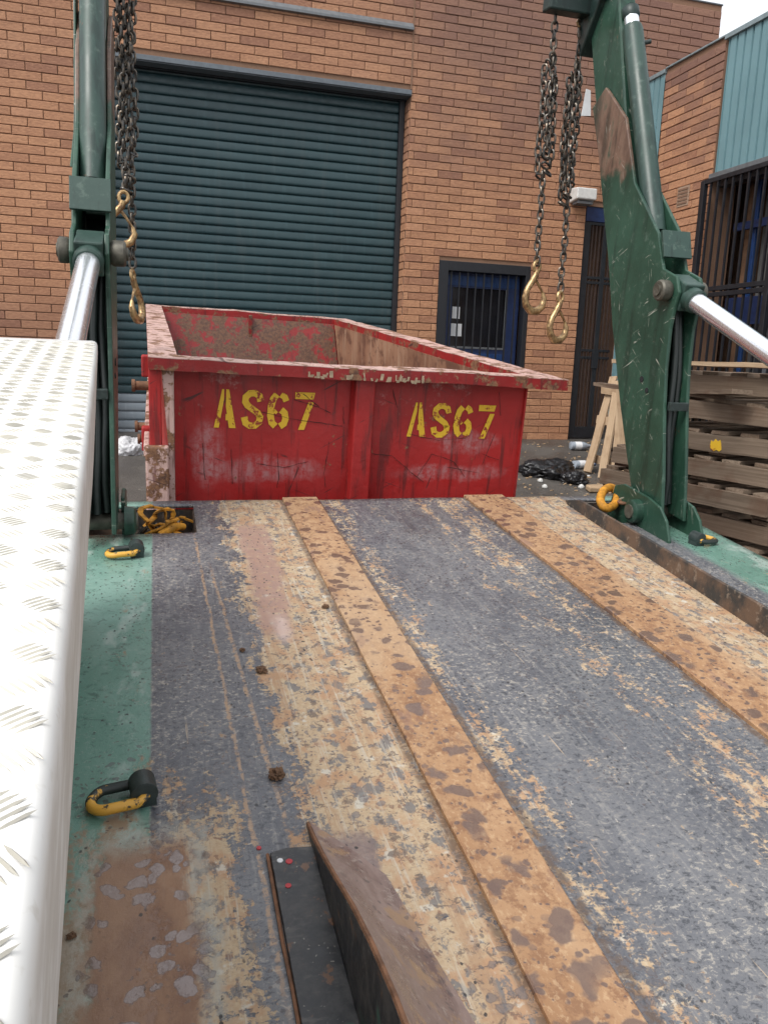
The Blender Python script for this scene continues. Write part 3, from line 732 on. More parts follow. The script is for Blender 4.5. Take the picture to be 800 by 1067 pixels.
# chassis under the deck
m_ = MB(); m_.box(-.49, 2.28, -.3, 3.26, .70, .80); m_.box(-.2, -.05, -.3, 3.2, .45, .70); m_.box(1.85, 2.0, -.3, 3.2, .45, .70); m_.box(-.3, 2.13, 3.10, 3.20, .40, .69)
m_.build('chassis', 'dark_green', truck)
for sx in (-.49, 2.10):
    for vv in (.1, 1.25):
        pass
m_ = MB(); m_.box(-.497, -.485, -.33, 2.87, .80, .978); m_.box(2.272, 2.284, -.33, 2.87, .80, .978); m_.box(.15, 1.83, 3.272, 3.282, .80, .978); m_.build('deck_skirt', 'dark_green', truck)
for (x, v) in ((-.25, .6), (2.03, .6), (-.25, 2.1), (2.03, 2.1)):
    m_ = MB(); pts = [(x-.14, .30), (x-.15, .42), (x-.11, .46), (x+.11, .46), (x+.15, .42), (x+.14, .30)]
    o0 = len(m_.v); sg = 28
    for (xx, rad) in pts:
        for k in range(sg): t = 2*math.pi*k/sg; m_.v.append((xx, v+rad*math.cos(t), .46+rad*math.sin(t)))
    for i in range(len(pts)-1):
        for k in range(sg): l = (k+1) % sg; m_.f.append((i*sg+k, i*sg+l, (i+1)*sg+l, (i+1)*sg+k))
    m_.f.append(tuple(range(sg))); m_.f.append(tuple((len(pts)-1)*sg+k for k in range(sg)))
    m_.build('wheel', 'rubber', truck, 0, True)

# lashing rings welded to the deck
def lashing_ring(x, v, a, flip=1):
    M = T(x, v, DZ) @ Matrix.Rotation(a, 4, 'Z') @ Matrix.Scale(1.28, 4)
    pts = []
    L, Wd = .034, .024
    for k in range(28):
        t = 2*math.pi*k/28; cx = L*(1 if math.cos(t) > 0 else -1)*.45
        pts.append((cx+Wd*math.cos(t)*1.05, Wd*math.sin(t), .011+.004*math.cos(t)))
    m_ = MB(); m_.tube(pts, .0078, 10, closed=True); o = m_.build('lashing_ring', 'worn_yellow', truck, 0, True); o.matrix_local = M
    m_ = MB(); m_.tube([(.033, -.019, .019), (.033, -.018, .019), (.033, .018, .019), (.033, .019, .019)], [.017, .0195, .0195, .017], 18)
    m_.box(.016, .050, -.017, .017, -.003, .012)
    b_ = m_.build('ring_boss', 'cast_dark', o, .0, True)
    return o
lashing_ring(-.080, 1.335, R(8)); lashing_ring(-.118, 2.655, R(6)); lashing_ring(2.14, 2.60, R(190))

# chequer plate cover beside the camera
cov = empty('tread_plate_cover', (0, 0, 0), (0, 0, 0), truck)
TW = .765                                        # height of the cover above the deck
def cov_x(v): return -.045-(v-.24)*.0507        # right edge, slightly splayed
sec = [(-.262, -.76), (-.262, -.03), (-.258, -.012), (-.245, -.002), (-.225, 0), (-.014, 0), (-.007, -.001), (-.002, -.005), (0, -.011), (.0, -.03), (-.020, -.30), (-.084, -.76)]
m_ = MB(); VV = [-.5+.11*i for i in range(25)]; VV[-1] = 2.17
for v in VV:
    for (dx, dw) in sec: m_.v.append((cov_x(v)+dx+.001*mnoise.noise(Vector((v*3, dx*4, 1))), v, DZ+TW+dw+.0018*mnoise.noise(Vector((v*2.2, dx*5, 0)))))
ns = len(sec)
for j in range(len(VV)-1):
    for i in range(ns-1): a = j*ns+i; m_.f.append((a, a+1, a+ns+1, a+ns))
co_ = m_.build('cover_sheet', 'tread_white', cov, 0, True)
sm_ = co_.modifiers.new('sheet', 'SOLIDIFY'); sm_.thickness = .004; sm_.offset = -1
tb = MB(); CELL = .0365
for j in range(int(2.62/CELL)):
    v = -.45+j*CELL
    for i in range(7):
        dx = -.012-i*CELL+.004
        if dx < -.25: continue
        a = R(38) if (i+j) % 2 else R(-52)
        for k in range(5):
            o_ = (k-2)*.0052; ln = .0122-abs(k-2)*.0010
            cx = cov_x(v)+dx-.01; ca, sa = math.cos(a), math.sin(a)
            zt = DZ+TW+.0018*mnoise.noise(Vector((v*2.2, dx*5, 0)))
            def P(p, q, h): return (cx+p*ca-q*sa-o_*sa, v+p*sa+q*ca+o_*ca, zt+h)
            b = len(tb.v)
            tb.v += [P(-ln, 0, .0), P(-ln*.5, -.0010, 0), P(ln*.5, -.0010, 0), P(ln, 0, 0), P(ln*.5, .0010, 0), P(-ln*.5, .0010, 0), P(-ln*.45, 0, .0012), P(ln*.45, 0, .0012)]
            tb.f += [(b, b+1, b+6), (b+1, b+2, b+7, b+6), (b+2, b+3, b+7), (b+3, b+4, b+7), (b+4, b+5, b+6, b+7), (b+5, b, b+6)]
to_ = tb.build('tread_bars', 'tread_bar', cov); to_['kind'] = 'stuff'

# lifting arms -------------------------------------------------------
REAR = [(2.93, .06), (3.03, .235), (3.16, .47), (3.32, .795), (3.44, 1.086), (3.545, 1.30), (3.66, 1.546), (3.78, 1.77)]
FRONT = [(3.68, 1.842), (3.62, 1.80), (3.465, 1.685), (3.315, 1.408), (3.11, 1.228), (3.075, 1.197), (3.0, 1.058), (2.90, 1.03), (2.865, .97), (2.88, .91), (2.885, .825), (2.868, .669), (2.835, .513), (2.757, .223), (2.72, .05)]
PLATE = REAR+FRONT
def make_arm(s, xi):                         # s=+1 right arm (inner plate at xi, body outwards)
    X = lambda d: xi+s*d
    arm = empty('lifting_arm', (0, 0, 0), (0, 0, 0), truck)
    for d in (0, .108):
        m_ = MB(); m_.prism([(v, w+DZ) for v, w in PLATE], 0, X(d), X(d+.016)); m_.build('side_plate', 'plate_green', arm, .004)
    # upper box beam rising out of the plates
    m_ = MB(); ub = [(3.30, 1.1), (3.46, 1.08), (3.66, 1.52), (3.82, 1.86), (4.02, 2.32), (4.16, 2.7), (3.92, 2.76), (3.70, 2.20), (3.54, 1.80), (3.42, 1.50)]
    m_.prism([(v, w+DZ) for v, w in ub], 0, X(.018), X(.106)); m_.build('upper_beam', 'arm_green', arm, .008)
    m_ = MB(); hp = [(3.96, 2.02), (4.02, 2.14), (3.86, 2.36), (3.75, 2.42), (3.66, 2.36), (3.70, 2.28), (3.83, 2.22)]
    m_.prism([(v, w+DZ) for v, w in hp], 0, X(-.012), X(.136)); m_.build('head_plate', 'dark_green', arm, .006)
    # rear web joining the plates
    m_ = MB()
    for i in range(len(REAR)-2):
        (v0, w0), (v1, w1) = REAR[i], REAR[i+1]
        m_.prism([(v0-.03, w0+DZ), (v0-.018, w0+DZ), (v1-.018, w1+DZ), (v1-.03, w1+DZ)], 0, X(.017), X(.107))
    m_.build('rear_web', 'dark_green', arm)
    # extension ram inside the upper arm
    p0, p1 = Vector((X(.062), 3.19, 1.20+DZ)), Vector((X(.062), 3.625, 2.08+DZ)); dr = (p1-p0).normalized()
    m_ = MB(); m_.tube([p0, p1-dr*.02, p1], [.045, .045, .041], 28); ro = m_.build('extension_ram', 'ram_green', arm, 0, True)
    m_ = MB(); m_.tube([p1-dr*.005, p1+dr*.05], .032, 20); m_.build('ram_rod', 'chrome', ro, 0, True)
    m_ = MB(); m_.tube([p1+dr*.04, p1+dr*.055, p1+dr*.09, p1+dr*.1], [.03, .038, .038, .03], 20); m_.build('ram_eye', 'dark_green', ro, 0, True)
    m_ = MB(); m_.cyl(p1+Vector((s*.05, -.02, -.06)), p1+Vector((s*.085, -.03, -.05)), .010, 10); m_.build('ram_port', 'cast_dark', ro, 0, True)
    # cross plate, clevis, lift ram rod, pin
    m_ = MB(); q = [(3.063, 1.205), (3.02, 1.10), (3.008, 1.105), (3.05, 1.21)]; m_.prism([(v-.012, w+DZ) for v, w in q], 0, X(-.004), X(.128)); m_.build('cross_plate', 'ram_green', arm, .002)
    pv = Vector((X(.062), 2.935, .972+DZ))
    m_ = MB(); m_.tube([pv-Vector((s*.112, 0, 0)), pv-Vector((s*.105, 0, 0)), pv-Vector((s*.072, 0, 0)), pv-Vector((s*.063, 0, 0))], [.036, .042, .042, .036], 24)
    m_.tube([pv+Vector((s*.063, 0, 0)), pv+Vector((s*.072, 0, 0)), pv+Vector((s*.094, 0, 0)), pv+Vector((s*.100, 0, 0))], [.036, .042, .042, .036], 24)
    m_.cyl(pv-Vector((s*.12, 0, 0)), pv+Vector((s*.105, 0, 0)), .022, 18)
    simple('pin_steel', (.13, .12, .095), .5, .35, .5, 30, .2)
    m_.build('pivot_pin', 'pin_steel', arm, 0, True)
    e1 = Vector((X(.080), 2.02, .665+DZ)); dd = (e1-pv).normalized()
    up = Vector((1, 0, 0)).cross(dd).normalized()
    if up.z < 0: up = -up
    m_ = MB(); a_ = pv+dd*-.05; b_ = pv+dd*.075; hw = .045
    o0 = len(m_.v)
    for p in (a_, b_):
        for (sx, su) in ((-1, -1), (1, -1), (1, 1), (-1, 1)): m_.v.append(tuple(p+Vector((sx*hw, 0, 0))+up*su*.056))
    m_.f += [(0, 1, 2, 3), (7, 6, 5, 4)]+[(i, (i+1) % 4, 4+(i+1) % 4, 4+i) for i in range(4)]
    m_.build('clevis', 'ram_green', arm, .006)
    m_ = MB(); m_.tube([pv+dd*.07, pv+dd*.11, pv+dd*.115], [.048, .048, .042], 24); m_.build('rod_collar', 'ram_green', arm, 0, True)
    m_ = MB(); m_.tube([pv+dd*.105, e1], .037, 32); m_.build('lift_ram_rod', 'chrome', arm, 0, True)
    m_ = MB(); e2 = e1+dd*1.0; m_.tube([e1, e1+dd*.02, e2], [.06, .068, .068], 24); m_.build('lift_ram_barrel', 'ram_green', arm, 0, True)
    # hoses between the plates
    for k, (dx_, dv) in enumerate(((.034, 0), (.060, -.015), (.088, 0))):
        pts = [(X(dx_+.006*math.sin(i*1.3+k)), 2.79+.05*(i/8)+.10*(i/8)**2+dv+.04-.012*math.sin(i*.9+k), DZ+.10+i*.105) for i in range(9)]
        m_ = MB(); m_.tube(pts, .0135, 10); m_.build('hydraulic_hose', 'hose', arm, 0, True)
    m_ = MB(); m_.box(X(.017), X(.107), 2.815, 2.835, DZ+.50, DZ+.535); m_.build('hose_clamp', 'cast_dark', arm, .003)
    m_ = MB(); m_.cyl((X(-.003), 3.02, DZ+.60), (X(.002), 3.02, DZ+.60), .013, 16); m_.cyl((X(-.003), 2.97, DZ+.56), (X(.002), 2.97, DZ+.56), .011, 16); m_.build('hole_shade_disc', 'dark_void', arm)  # dark discs on the plate stand in for the shade inside holes
    # foot bracket with pivot boss
    ft = [(3.10, -.10), (3.06, .115), (2.99, .14), (2.80, .135), (2.71, .118), (2.655, .075), (2.615, .004), (2.60, -.10)]
    if s < 0: ft = [(max(v, 2.885), w) for v, w in ft]
    for d in (-.024, .134):
        m_ = MB(); m_.prism([(v, w+DZ) for v, w in ft], 0, X(d), X(d+.014)); m_.build('foot_bracket', 'arm_green', arm, .004)
    m_ = MB(); bx = X(-.055); m_.tube([(X(-.062), 2.86, DZ+.055), (X(-.055), 2.86, DZ+.055), (X(-.03), 2.86, DZ+.055), (X(-.022), 2.86, DZ+.055)], [.040, .050, .053, .053], 26)
    m_.build('foot_boss', 'arm_green', arm, 0, True)
    m_ = MB(); m_.cyl((X(-.068), 2.86, DZ+.055), (X(.18), 2.86, DZ+.055), .03, 20); m_.build('foot_pin', 'pin_steel', arm, 0, True)
    # outer cheek running up beside the ram
    m_ = MB(); oc = [(3.12, 1.245), (3.33, 1.385), (3.40, 1.49), (3.70, 2.13), (3.78, 2.10), (3.52, 1.52), (3.40, 1.30)]
    m_.prism([(v+.03, w+DZ) for v, w in oc], 0, X(.1245), X(.134)); m_.build('outer_cheek', 'arm_green', arm, .003)
    # chain beam at the tip
    m_ = MB(); m_.box(X(-.22), X(.03), 3.90, 3.99, DZ+2.185, DZ+2.26); m_.build('chain_beam', 'dark_green', arm, .008)
    return arm
make_arm(1, 2.008)
make_arm(-1, -.142)
# straps lying in the left recess, yellow coil behind the rail (loose on the truck: things of their own)
TM = Matrix.Rotation(SLOPE, 4, 'X')
def tw(x, v, w): return TM @ Vector((x, v, w+DZ))
def place(o, x, v, w, rz=0):
    o.matrix_world = T(*tw(x, v, w)) @ TM.to_3x3().to_4x4() @ Matrix.Rotation(rz, 4, 'Z'); return o
def ribbon(m_, pts, wd, th=.004):
    pts = [Vector(p) for p in pts]; o = len(m_.v); n = len(pts)
    for i, p in enumerate(pts):
        d = (pts[min(i+1, n-1)]-pts[max(i-1, 0)]).normalized(); sd_ = d.cross(Vector((.2, .1, 1))).normalized(); nn = sd_.cross(d)
        for (a, b) in ((-1, -1), (1, -1), (1, 1), (-1, 1)): m_.v.append(tuple(p+sd_*a*wd/2+nn*b*th/2))
    for i in range(n-1):
        for k in range(4): l = (k+1) % 4; m_.f.append((o+i*4+k, o+i*4+l, o+(i+1)*4+l, o+(i+1)*4+k))
    m_.f.append((o, o+1, o+2, o+3)); m_.f.append(tuple(o+(n-1)*4+k for k in (3, 2, 1, 0)))
rr = random.Random(11)
st = empty('tie_down_strap'); place(st, .02, 3.05, -.17); tag(st, 'tangled orange yellow strap heaped in the deck recess by the left arm', 'strap')
for k in range(7):
    a0 = rr.uniform(0, 6.28); pts = []
    cx, cy = rr.uniform(-.03, .06), rr.uniform(-.04, .05)
    for i in range(12):
        t = i/11; a = a0+t*rr.uniform(1.5, 3.4)
        pts.append((cx+.085*math.cos(a)*(1-.3*t)+.02*math.sin(7*t+k), cy+.07*math.sin(a), .05+.075*math.sin(t*3.1)+.012*k))
    m_ = MB(); ribbon(m_, pts, .022, .006); m_.build('strap_loop', 'yellow_strap', st, 0, True)
m_ = MB(); m_.tube([(-.02, -.09, .13), (.03, -.06, .155), (.07, -.02, .14)], [.016, .02, .014], 10); m_.build('strap_knot', 'yellow_strap', st, 0, True)
m_ = MB()
for i in range(9): m_.tube([(-.12+.02*i+.014*math.cos(t*.785), -.06+.012*math.sin(t*.785)+.01*i, .03+.05*(i % 3)+.02*math.sin(t*.785+i)) for t in range(8)], .006, 6, closed=True)
m_.build('chain_heap', 'chain_steel', st, 0, True)
yc = empty('lifting_sling'); place(yc, 1.945, 3.03, .03); tag(yc, 'bright yellow sling coil behind the steel side rail at the right arm', 'sling')
m_ = MB(); pts = []
for k in range(30):
    t = 2*math.pi*k/30; pts.append((.055*math.cos(t)*1.15, .045*math.sin(t)+.05*math.cos(t), .035+.028*math.sin(t+.6)))
m_.tube(pts, .019, 10, closed=True); m_.build('coil', 'yellow_strap', yc, 0, True)
m_ = MB(); m_.tube([(.04+.02*math.cos(t*.7), -.055+.02*math.sin(t*.7), .03) for t in range(9)], .008, 8, closed=True); m_.build('shackle', 'rust_edge', yc, 0, True)
# mud and pebbles on the deck
def clump(name, x, v, r_, label, seed, mat='mud', flat=.6, cat='mud', group=None):
    bm = bmesh.new(); bmesh.ops.create_icosphere(bm, subdivisions=4, radius=1)
    for q in bm.verts:
        d = 1+.45*mnoise.noise(q.co*1.6+Vector((seed, 0, 0)))+.3*mnoise.noise(q.co*5+Vector((seed, 3, 0)))+.15*mnoise.noise(q.co*12)
        q.co = Vector((q.co.x*d, q.co.y*d*.85, max(-.35, q.co.z*d)*flat))*r_
    me = bpy.data.meshes.new(name); bm.to_mesh(me); bm.free(); me.materials.append(MAT[mat])
    o = bpy.data.objects.new(name, me); COL.objects.link(o); place(o, x, v, r_*.2, seed); tag(o, label, cat, group); return o
clump('mud_clod', .219, 1.368, .017, 'brown clod of dried mud on the deck above the black fin', 1.3)
clump('mud_clod', .242, 1.80, .015, 'small crumbled mud clod on the deck below the pink primer patch', 5.1, flat=.4)
clump('mud_clod', .205, 1.915, .008, 'tiny dark mud lump on the grey deck left of primer patch', 8.2, flat=.5)
clump('pebble', .478, 2.16, .011, 'small dark pebble against the left edge of the rusty strip', 9.4, 'mud', .5, 'stone')
clump('pebble', -.175, 1.225, .006, 'brown chip on the green deck margin below the near ring', 3.4, 'mud', .5, 'stone')
clump('pebble', -.138, 1.03, .007, 'dark crumb at the left edge of the brown wet patch', 6.4, 'mud', .5, 'stone')

# ------------------------------------------------------------------ red skip bin
BX, BV = .95, 5.3
binr = empty('skip_bin', TM @ Vector((BX, BV, 0)), SR); tag(binr, 'scratched red steel skip bin with yellow stencilled numbers behind the truck', 'skip bin')
def bv(x, v, w): return Vector((x-BX, v-BV, w+DZ))
OUT = [(-.035, 3.6, .557), (1.98, 3.6, .507), (1.60, 7.0, .518), (-.078, 7.0, .557)]
INN = [(.088, 3.725, .552), (1.80, 3.725, .510), (1.472, 6.88, .520), (.045, 6.88, .555)]
def ring_mesh(zoff_top, zoff_bot, grow=0.):
    m_ = MB(); n = 4
    # subdivide each edge so the rim can be dented
    K = 24; o_, i_ = [], []
    for e in range(4):
        for k in range(K):
            t = k/K; a = Vector(OUT[e]).lerp(Vector(OUT[(e+1) % 4]), t); b = Vector(INN[e]).lerp(Vector(INN[(e+1) % 4]), t)
            dn = .010*mnoise.noise(Vector((a.x*2.1, a.y*2.1, 4)))+.006*mnoise.noise(Vector((a.x*7, a.y*7, 9)))
            o_.append(a+Vector((0, 0, dn))); i_.append(b+Vector((0, 0, dn)))
    N_ = len(o_)
    for lst, z in ((o_, zoff_top), (i_, zoff_top), (i_, zoff_bot), (o_, zoff_bot)):
        for q in lst: m_.v.append(tuple(bv(q.x, q.y, q.z+z)))
    for i in range(N_):
        j = (i+1) % N_
        for a in range(4): b = (a+1) % 4; m_.f.append((a*N_+i, a*N_+j, b*N_+j, b*N_+i))
    return m_
red_mat('red_rim', .02, .21, (.30, .016, .016)); ring_mesh(-.004, -.055).build('rim', 'red_rim', binr)
ring_mesh(.0, -.0035).build('rim_top', 'red_faded', binr)
def panel(name, mat, p, th, div=16, amp=.006, parent=binr):     # p: four corners bl, br, tr, tl ; th: thickness vector
    m_ = MB(); p = [Vector(q) for q in p]; t = Vector(th)
    for layer in (0, 1):
        for j in range(div+1):
            for i in range(div+1):
                a = p[0].lerp(p[1], i/div); b = p[3].lerp(p[2], i/div); q = a.lerp(b, j/div)
                dn = amp*(mnoise.noise(q*1.7)+.5*mnoise.noise(q*5)); e = t.normalized()*dn*(1 if 0 < i < div and 0 < j < div else 0)
                q = q+e+t*layer; m_.v.append(tuple(bv(q.x, q.y, q.z)))
    W_ = div+1; L_ = W_*W_
    for j in range(div):
        for i in range(div):
            a = j*W_+i; m_.f.append((a, a+1, a+W_+1, a+W_)); m_.f.append((L_+a, L_+a+W_, L_+a+W_+1, L_+a+1))
    for i in range(div):
        for a, b in ((i, i+1), (div*W_+i+1, div*W_+i), ((i+1)*W_, i*W_), (i*W_+div, (i+1)*W_+div)): m_.f.append((a, L_+a, L_+b, b))
    return m_.build(name, mat, parent, 0, True)
ZB_ = -.86
fp = panel('front_panel', 'red_paint', [(.075, 3.715, ZB_), (1.808, 3.715, ZB_), (1.80, 3.715, .46), (.075, 3.715, .505)], (0, .009, 0), 20, .004)
panel('side_panel', 'red_paint', [(.04, 3.70, ZB_), (.02, 6.45, ZB_), (.03, 6.86, .51), (.055, 3.70, .51)], (.009, 0, 0))
panel('side_panel', 'red_paint', [(1.815, 3.70, ZB_), (1.60, 6.45, ZB_), (1.50, 6.86, .47), (1.812, 3.70, .46)], (-.009, 0, 0))
panel('back_panel', 'red_paint', [(.02, 6.46, ZB_), (1.60, 6.46, ZB_), (1.485, 6.88, .465), (.03, 6.88, .50)], (0, .009, .0))
panel('floor_panel', 'red_inside', [(.05, 3.73, ZB_+.02), (1.80, 3.73, ZB_+.02), (1.58, 6.44, ZB_+.02), (.05, 6.44, ZB_+.02)], (0, 0, -.009))
panel('inner_lining', 'bin_brown', [(1.795, 3.74, ZB_+.05), (1.582, 6.40, ZB_+.05), (1.475, 6.84, .470), (1.79, 3.74, .462)], (-.004, 0, 0))
panel('inner_lining', 'red_inside', [(.06, 6.42, ZB_+.05), (1.57, 6.42, ZB_+.05), (1.465, 6.855, .475), (.05, 6.855, .508)], (0, -.004, 0))
for xx in (.74,):
    m_ = MB(); m_.box(*[q for q in (xx-BX, xx+.03-BX)], 6.80-BV, 6.845-BV, DZ-.2, DZ+.52, None); m_.build('inner_seam', 'red_inside', binr, .004)
# stiffening rib and corner posts
def bbox(m_, x0, x1, v0, v1, w0, w1): m_.box(x0-BX, x1-BX, v0-BV, v1-BV, w0+DZ, w1+DZ)
m_ = MB(); m_.prism([(.89-BX, 3.714-BV), (.905-BX, 3.66-BV), (1.0-BX, 3.66-BV), (1.015-BX, 3.714-BV)], 2, DZ+ZB_, DZ+.47); m_.build('stiffener', 'red_paint', binr, .006)
m_ = MB(); bbox(m_, -.036, .018, 3.63, 3.70, ZB_, .502); m_.build('corner_post', 'red_paint', binr, .006)
m_ = MB(); m_.prism([(.018-BX, DZ+.50), (.072-BX, DZ+.50), (.074-BX, DZ-.9), (.048-BX, DZ-.9), (.044-BX, DZ+.15)], 1, 3.640-BV, 3.710-BV); m_.build('corner_gusset', 'red_faded', binr, .004)
m_ = MB(); bbox(m_, -.055, .046, 3.59, 3.628, ZB_, .158); m_.build('corner_block', 'red_faded', binr, .008)
m_ = MB(); bbox(m_, -.062, -.037, 3.62, 6.6, .10, .16); m_.build('side_rib', 'red_faded', binr, .006)
for (v, w) in ((3.95, .37), (4.3, .10), (4.8, -.08)):
    m_ = MB(); m_.tube([(-.03-BX, v-BV, DZ+w), (-.10-BX, v-BV, DZ+w), (-.10-BX, v-BV, DZ+w), (-.115-BX, v-BV, DZ+w)], [.022, .022, .03, .03], 16); m_.build('lifting_lug', 'rust_edge', binr, 0, True)
for (v, w, h_) in ((4.25, .42, .11), (3.9, .12, .12)):
    m_ = MB(); bbox(m_, -.075, -.02, v, v+.05, w-h_/2, w+h_/2); m_.build('side_lug', 'red_paint', binr, .008)
# scraped, curling lip under the front rim
rr = random.Random(5); m_ = MB()
for k in range(34):
    x = rr.uniform(.66, 1.22); w = .557-(x+.035)*.0248-.055+rr.uniform(-.006, .006); wd = rr.uniform(.006, .018); h_ = rr.uniform(.010, .032)
    b = len(m_.v); t = rr.uniform(-.008, .008)
    for (dx, dw, dy) in ((-wd/2, .0, -.001), (wd/2, 0, -.001), (wd/2+t, h_, -.0045), (-wd/2+t, h_, -.0045)):
        m_.v.append(tuple(bv(x+dx, 3.597+dy, w+dw)))
    m_.f.append((b, b+1, b+2, b+3))
simple('bare_scrape', (.50, .38, .26), .7, 0, .35, 50)
slo = m_.build('scraped_lip', 'bare_scrape', binr); slo['kind'] = 'stuff'
# dark gouges scraped across the end panel
rr = random.Random(17); simple('gouge_dark', (.035, .014, .012), .7, 0, .4, 60)
GO = [[(.62, .36), (.70, .34), (.80, .30)], [(.66, .39), (.74, .33)], [(.47, .30), (.60, .27), (.76, .25), (.86, .235)], [(1.02, .10), (1.12, .09), (1.22, .01), (1.30, -.05)], [(1.26, -.02), (1.33, .10), (1.45, .06), (1.52, -.02)],
      [(.55, .10), (.56, -.02), (.55, -.07)], [(.33, .12), (.34, -.05)], [(.80, .16), (.78, .0), (.79, -.07)], [(.86, .33), (.865, .25)], [(1.10, .42), (1.13, .33)], [(1.60, .10), (1.70, .07)], [(1.66, .42), (1.68, .30)], [(1.2, .20), (1.36, .17), (1.5, .185)], [(.45, .05), (.58, .03), (.70, .06)], [(1.42, .03), (1.6, .0)], [(.2, .15), (.21, -.03)]]
for pl_ in GO:
    m_ = MB(); b = 0; n = len(pl_); pts = []
    for i in range((n-1)*5+1):
        a, t = divmod(i, 5); a = min(a, n-2) if i == (n-1)*5 else a; t = (i-a*5)/5
        x = pl_[a][0]+(pl_[a+1][0]-pl_[a][0])*t; w = pl_[a][1]+(pl_[a+1][1]-pl_[a][1])*t; pts.append(Vector((x+rr.uniform(-.0018, .0018), w+rr.uniform(-.0018, .0018))))
    for i, q_ in enumerate(pts):
        d = (pts[min(i+1, len(pts)-1)]-pts[max(i-1, 0)]).normalized(); nn = Vector((-d.y, d.x)); wd = rr.uniform(.0005, .0019)
        for s_ in (-1, 1): e = q_+nn*wd*s_; m_.v.append(tuple(bv(e.x, 3.7085, e.y)))
    for i in range(len(pts)-1): m_.f.append((2*i, 2*i+1, 2*i+3, 2*i+2))
    m_.build('gouge', 'gouge_dark', fp)
# stencilled lettering
def strokes(ch):
    if ch == 'A': return [('p', [(0, 0), (.155, 0), (.30, .74), (.30, 1), (.235, 1)]), ('p', [(.36, 1), (.45, 1), (.68, 0), (.47, 0), (.43, .20), (.36, .20), (.36, .36), (.40, .36), (.36, .56)])]
    if ch == 'S': return [('l', [(.60, .72), (.56, .86), (.42, .93), (.26, .92), (.13, .82), (.12, .70), (.20, .60)], .16), ('l', [(.16, .62), (.34, .52), (.52, .42), (.60, .30)], .15), ('l', [(.60, .36), (.58, .18), (.44, .08), (.28, .075), (.15, .14), (.10, .30)], .16)]
    if ch == '6': return [('l', [(.27, .92), (.16, .80), (.10, .60), (.09, .36), (.14, .17), (.26, .08)], .16), ('l', [(.40, .92), (.52, .86), (.58, .75)], .15), ('l', [(.40, .08), (.53, .15), (.58, .29), (.54, .44), (.42, .52)], .16), ('l', [(.27, .50), (.20, .44)], .12)]
    if ch == '7': return [('p', [(.02, .82), (.62, .82), (.66, 1), (.02, 1)]), ('p', [(.46, .75), (.64, .75), (.36, 0), (.16, 0)])]
def lettering(x0, w0, H_, pitch, wid, rot):
    m_ = MB()
    def put(px_, py_):
        X_ = x0+px_*math.cos(rot)-py_*math.sin(rot); W__ = w0+px_*math.sin(rot)+py_*math.cos(rot); q = Vector((X_, 3.715, W__))
        dn = .004*(mnoise.noise(q*1.7)+.5*mnoise.noise(q*5)); return tuple(bv(X_, 3.7095, W__))
    for k, ch in enumerate('AS67'):
        for sdef in strokes(ch):
            if sdef[0] == 'p':
                b = len(m_.v)
                for (a, c_) in sdef[1]: m_.v.append(put(k*pitch+a/.68*wid, c_*H_))
                m_.f.append(tuple(range(b, b+len(sdef[1]))))
            else:
                pts = [Vector((a/.68*wid, c_*H_)) for a, c_ in sdef[1]]; th = sdef[2]*H_*1.22; b = len(m_.v); n = len(pts)
                for i, q in enumerate(pts):
                    d = (pts[min(i+1, n-1)]-pts[max(i-1, 0)]).normalized(); nn = Vector((-d.y, d.x))
                    for s_ in (-1, 1): e = q+nn*s_*th/2*.9; m_.v.append(put(k*pitch+e.x, e.y))
                for i in range(n-1): m_.f.append((b+2*i, b+2*i+1, b+2*i+3, b+2*i+2))
    return m_.build('lettering', 'stencil_yellow', fp)
lettering(.250, .222, .180, .1235, .100, R(-.9)); lettering(1.188, .188, .172, .122, .098, R(-1.0))

# ------------------------------------------------------------------ hanging chains
PITCHL = .037
def link(m_, c_, ax, turn, r_=.0058):
    d = ax.normalized(); u, w = cross_frame(d); sd_ = u*math.cos(turn)+w*math.sin(turn); pts = []
    hl, hw = PITCHL/2+.0052, .0138
    for k in range(12):
        t = 2*math.pi*k/12; a = math.cos(t); b = math.sin(t)
        pts.append(c_+d*((hl-hw)*(1 if a > .01 else -1 if a < -.01 else 0)+hw*a)+sd_*hw*b)
    m_.tube(pts, r_, 6, closed=True)
def strand(m_, x, y, z0, z1, ph=0, sway=0.):
    n = max(1, int((z0-z1)/PITCHL))
    for i in range(n):
        c_ = Vector((x+sway*math.sin(i*.55+ph), y+.004*math.sin(i*.8+ph), z0-(i+.5)*PITCHL))
        link(m_, c_, Vector((sway*.3*math.cos(i*.55+ph), .05*math.cos(i+ph), -1)), ph+i*math.pi/2+.25*math.sin(i*1.7))
def bundle(m_, x, y, z0, z1, spots, seed):
    q = random.Random(seed)
    for k, (dx, dy, a, b) in enumerate(spots):
        strand(m_, x+dx, y+dy, z0-a, z1+b, q.uniform(0, 6), .004)
        c_ = Vector((x+dx*.6, y+dy*.6, z1+b-.004)); link(m_, c_, Vector((1, .3, -.4)), q.uniform(0, 3))
        c_ = Vector((x+dx*.5, y+dy*.5, z0-a+.006)); link(m_, c_, Vector((.5, .3, -.8)), q.uniform(0, 3))
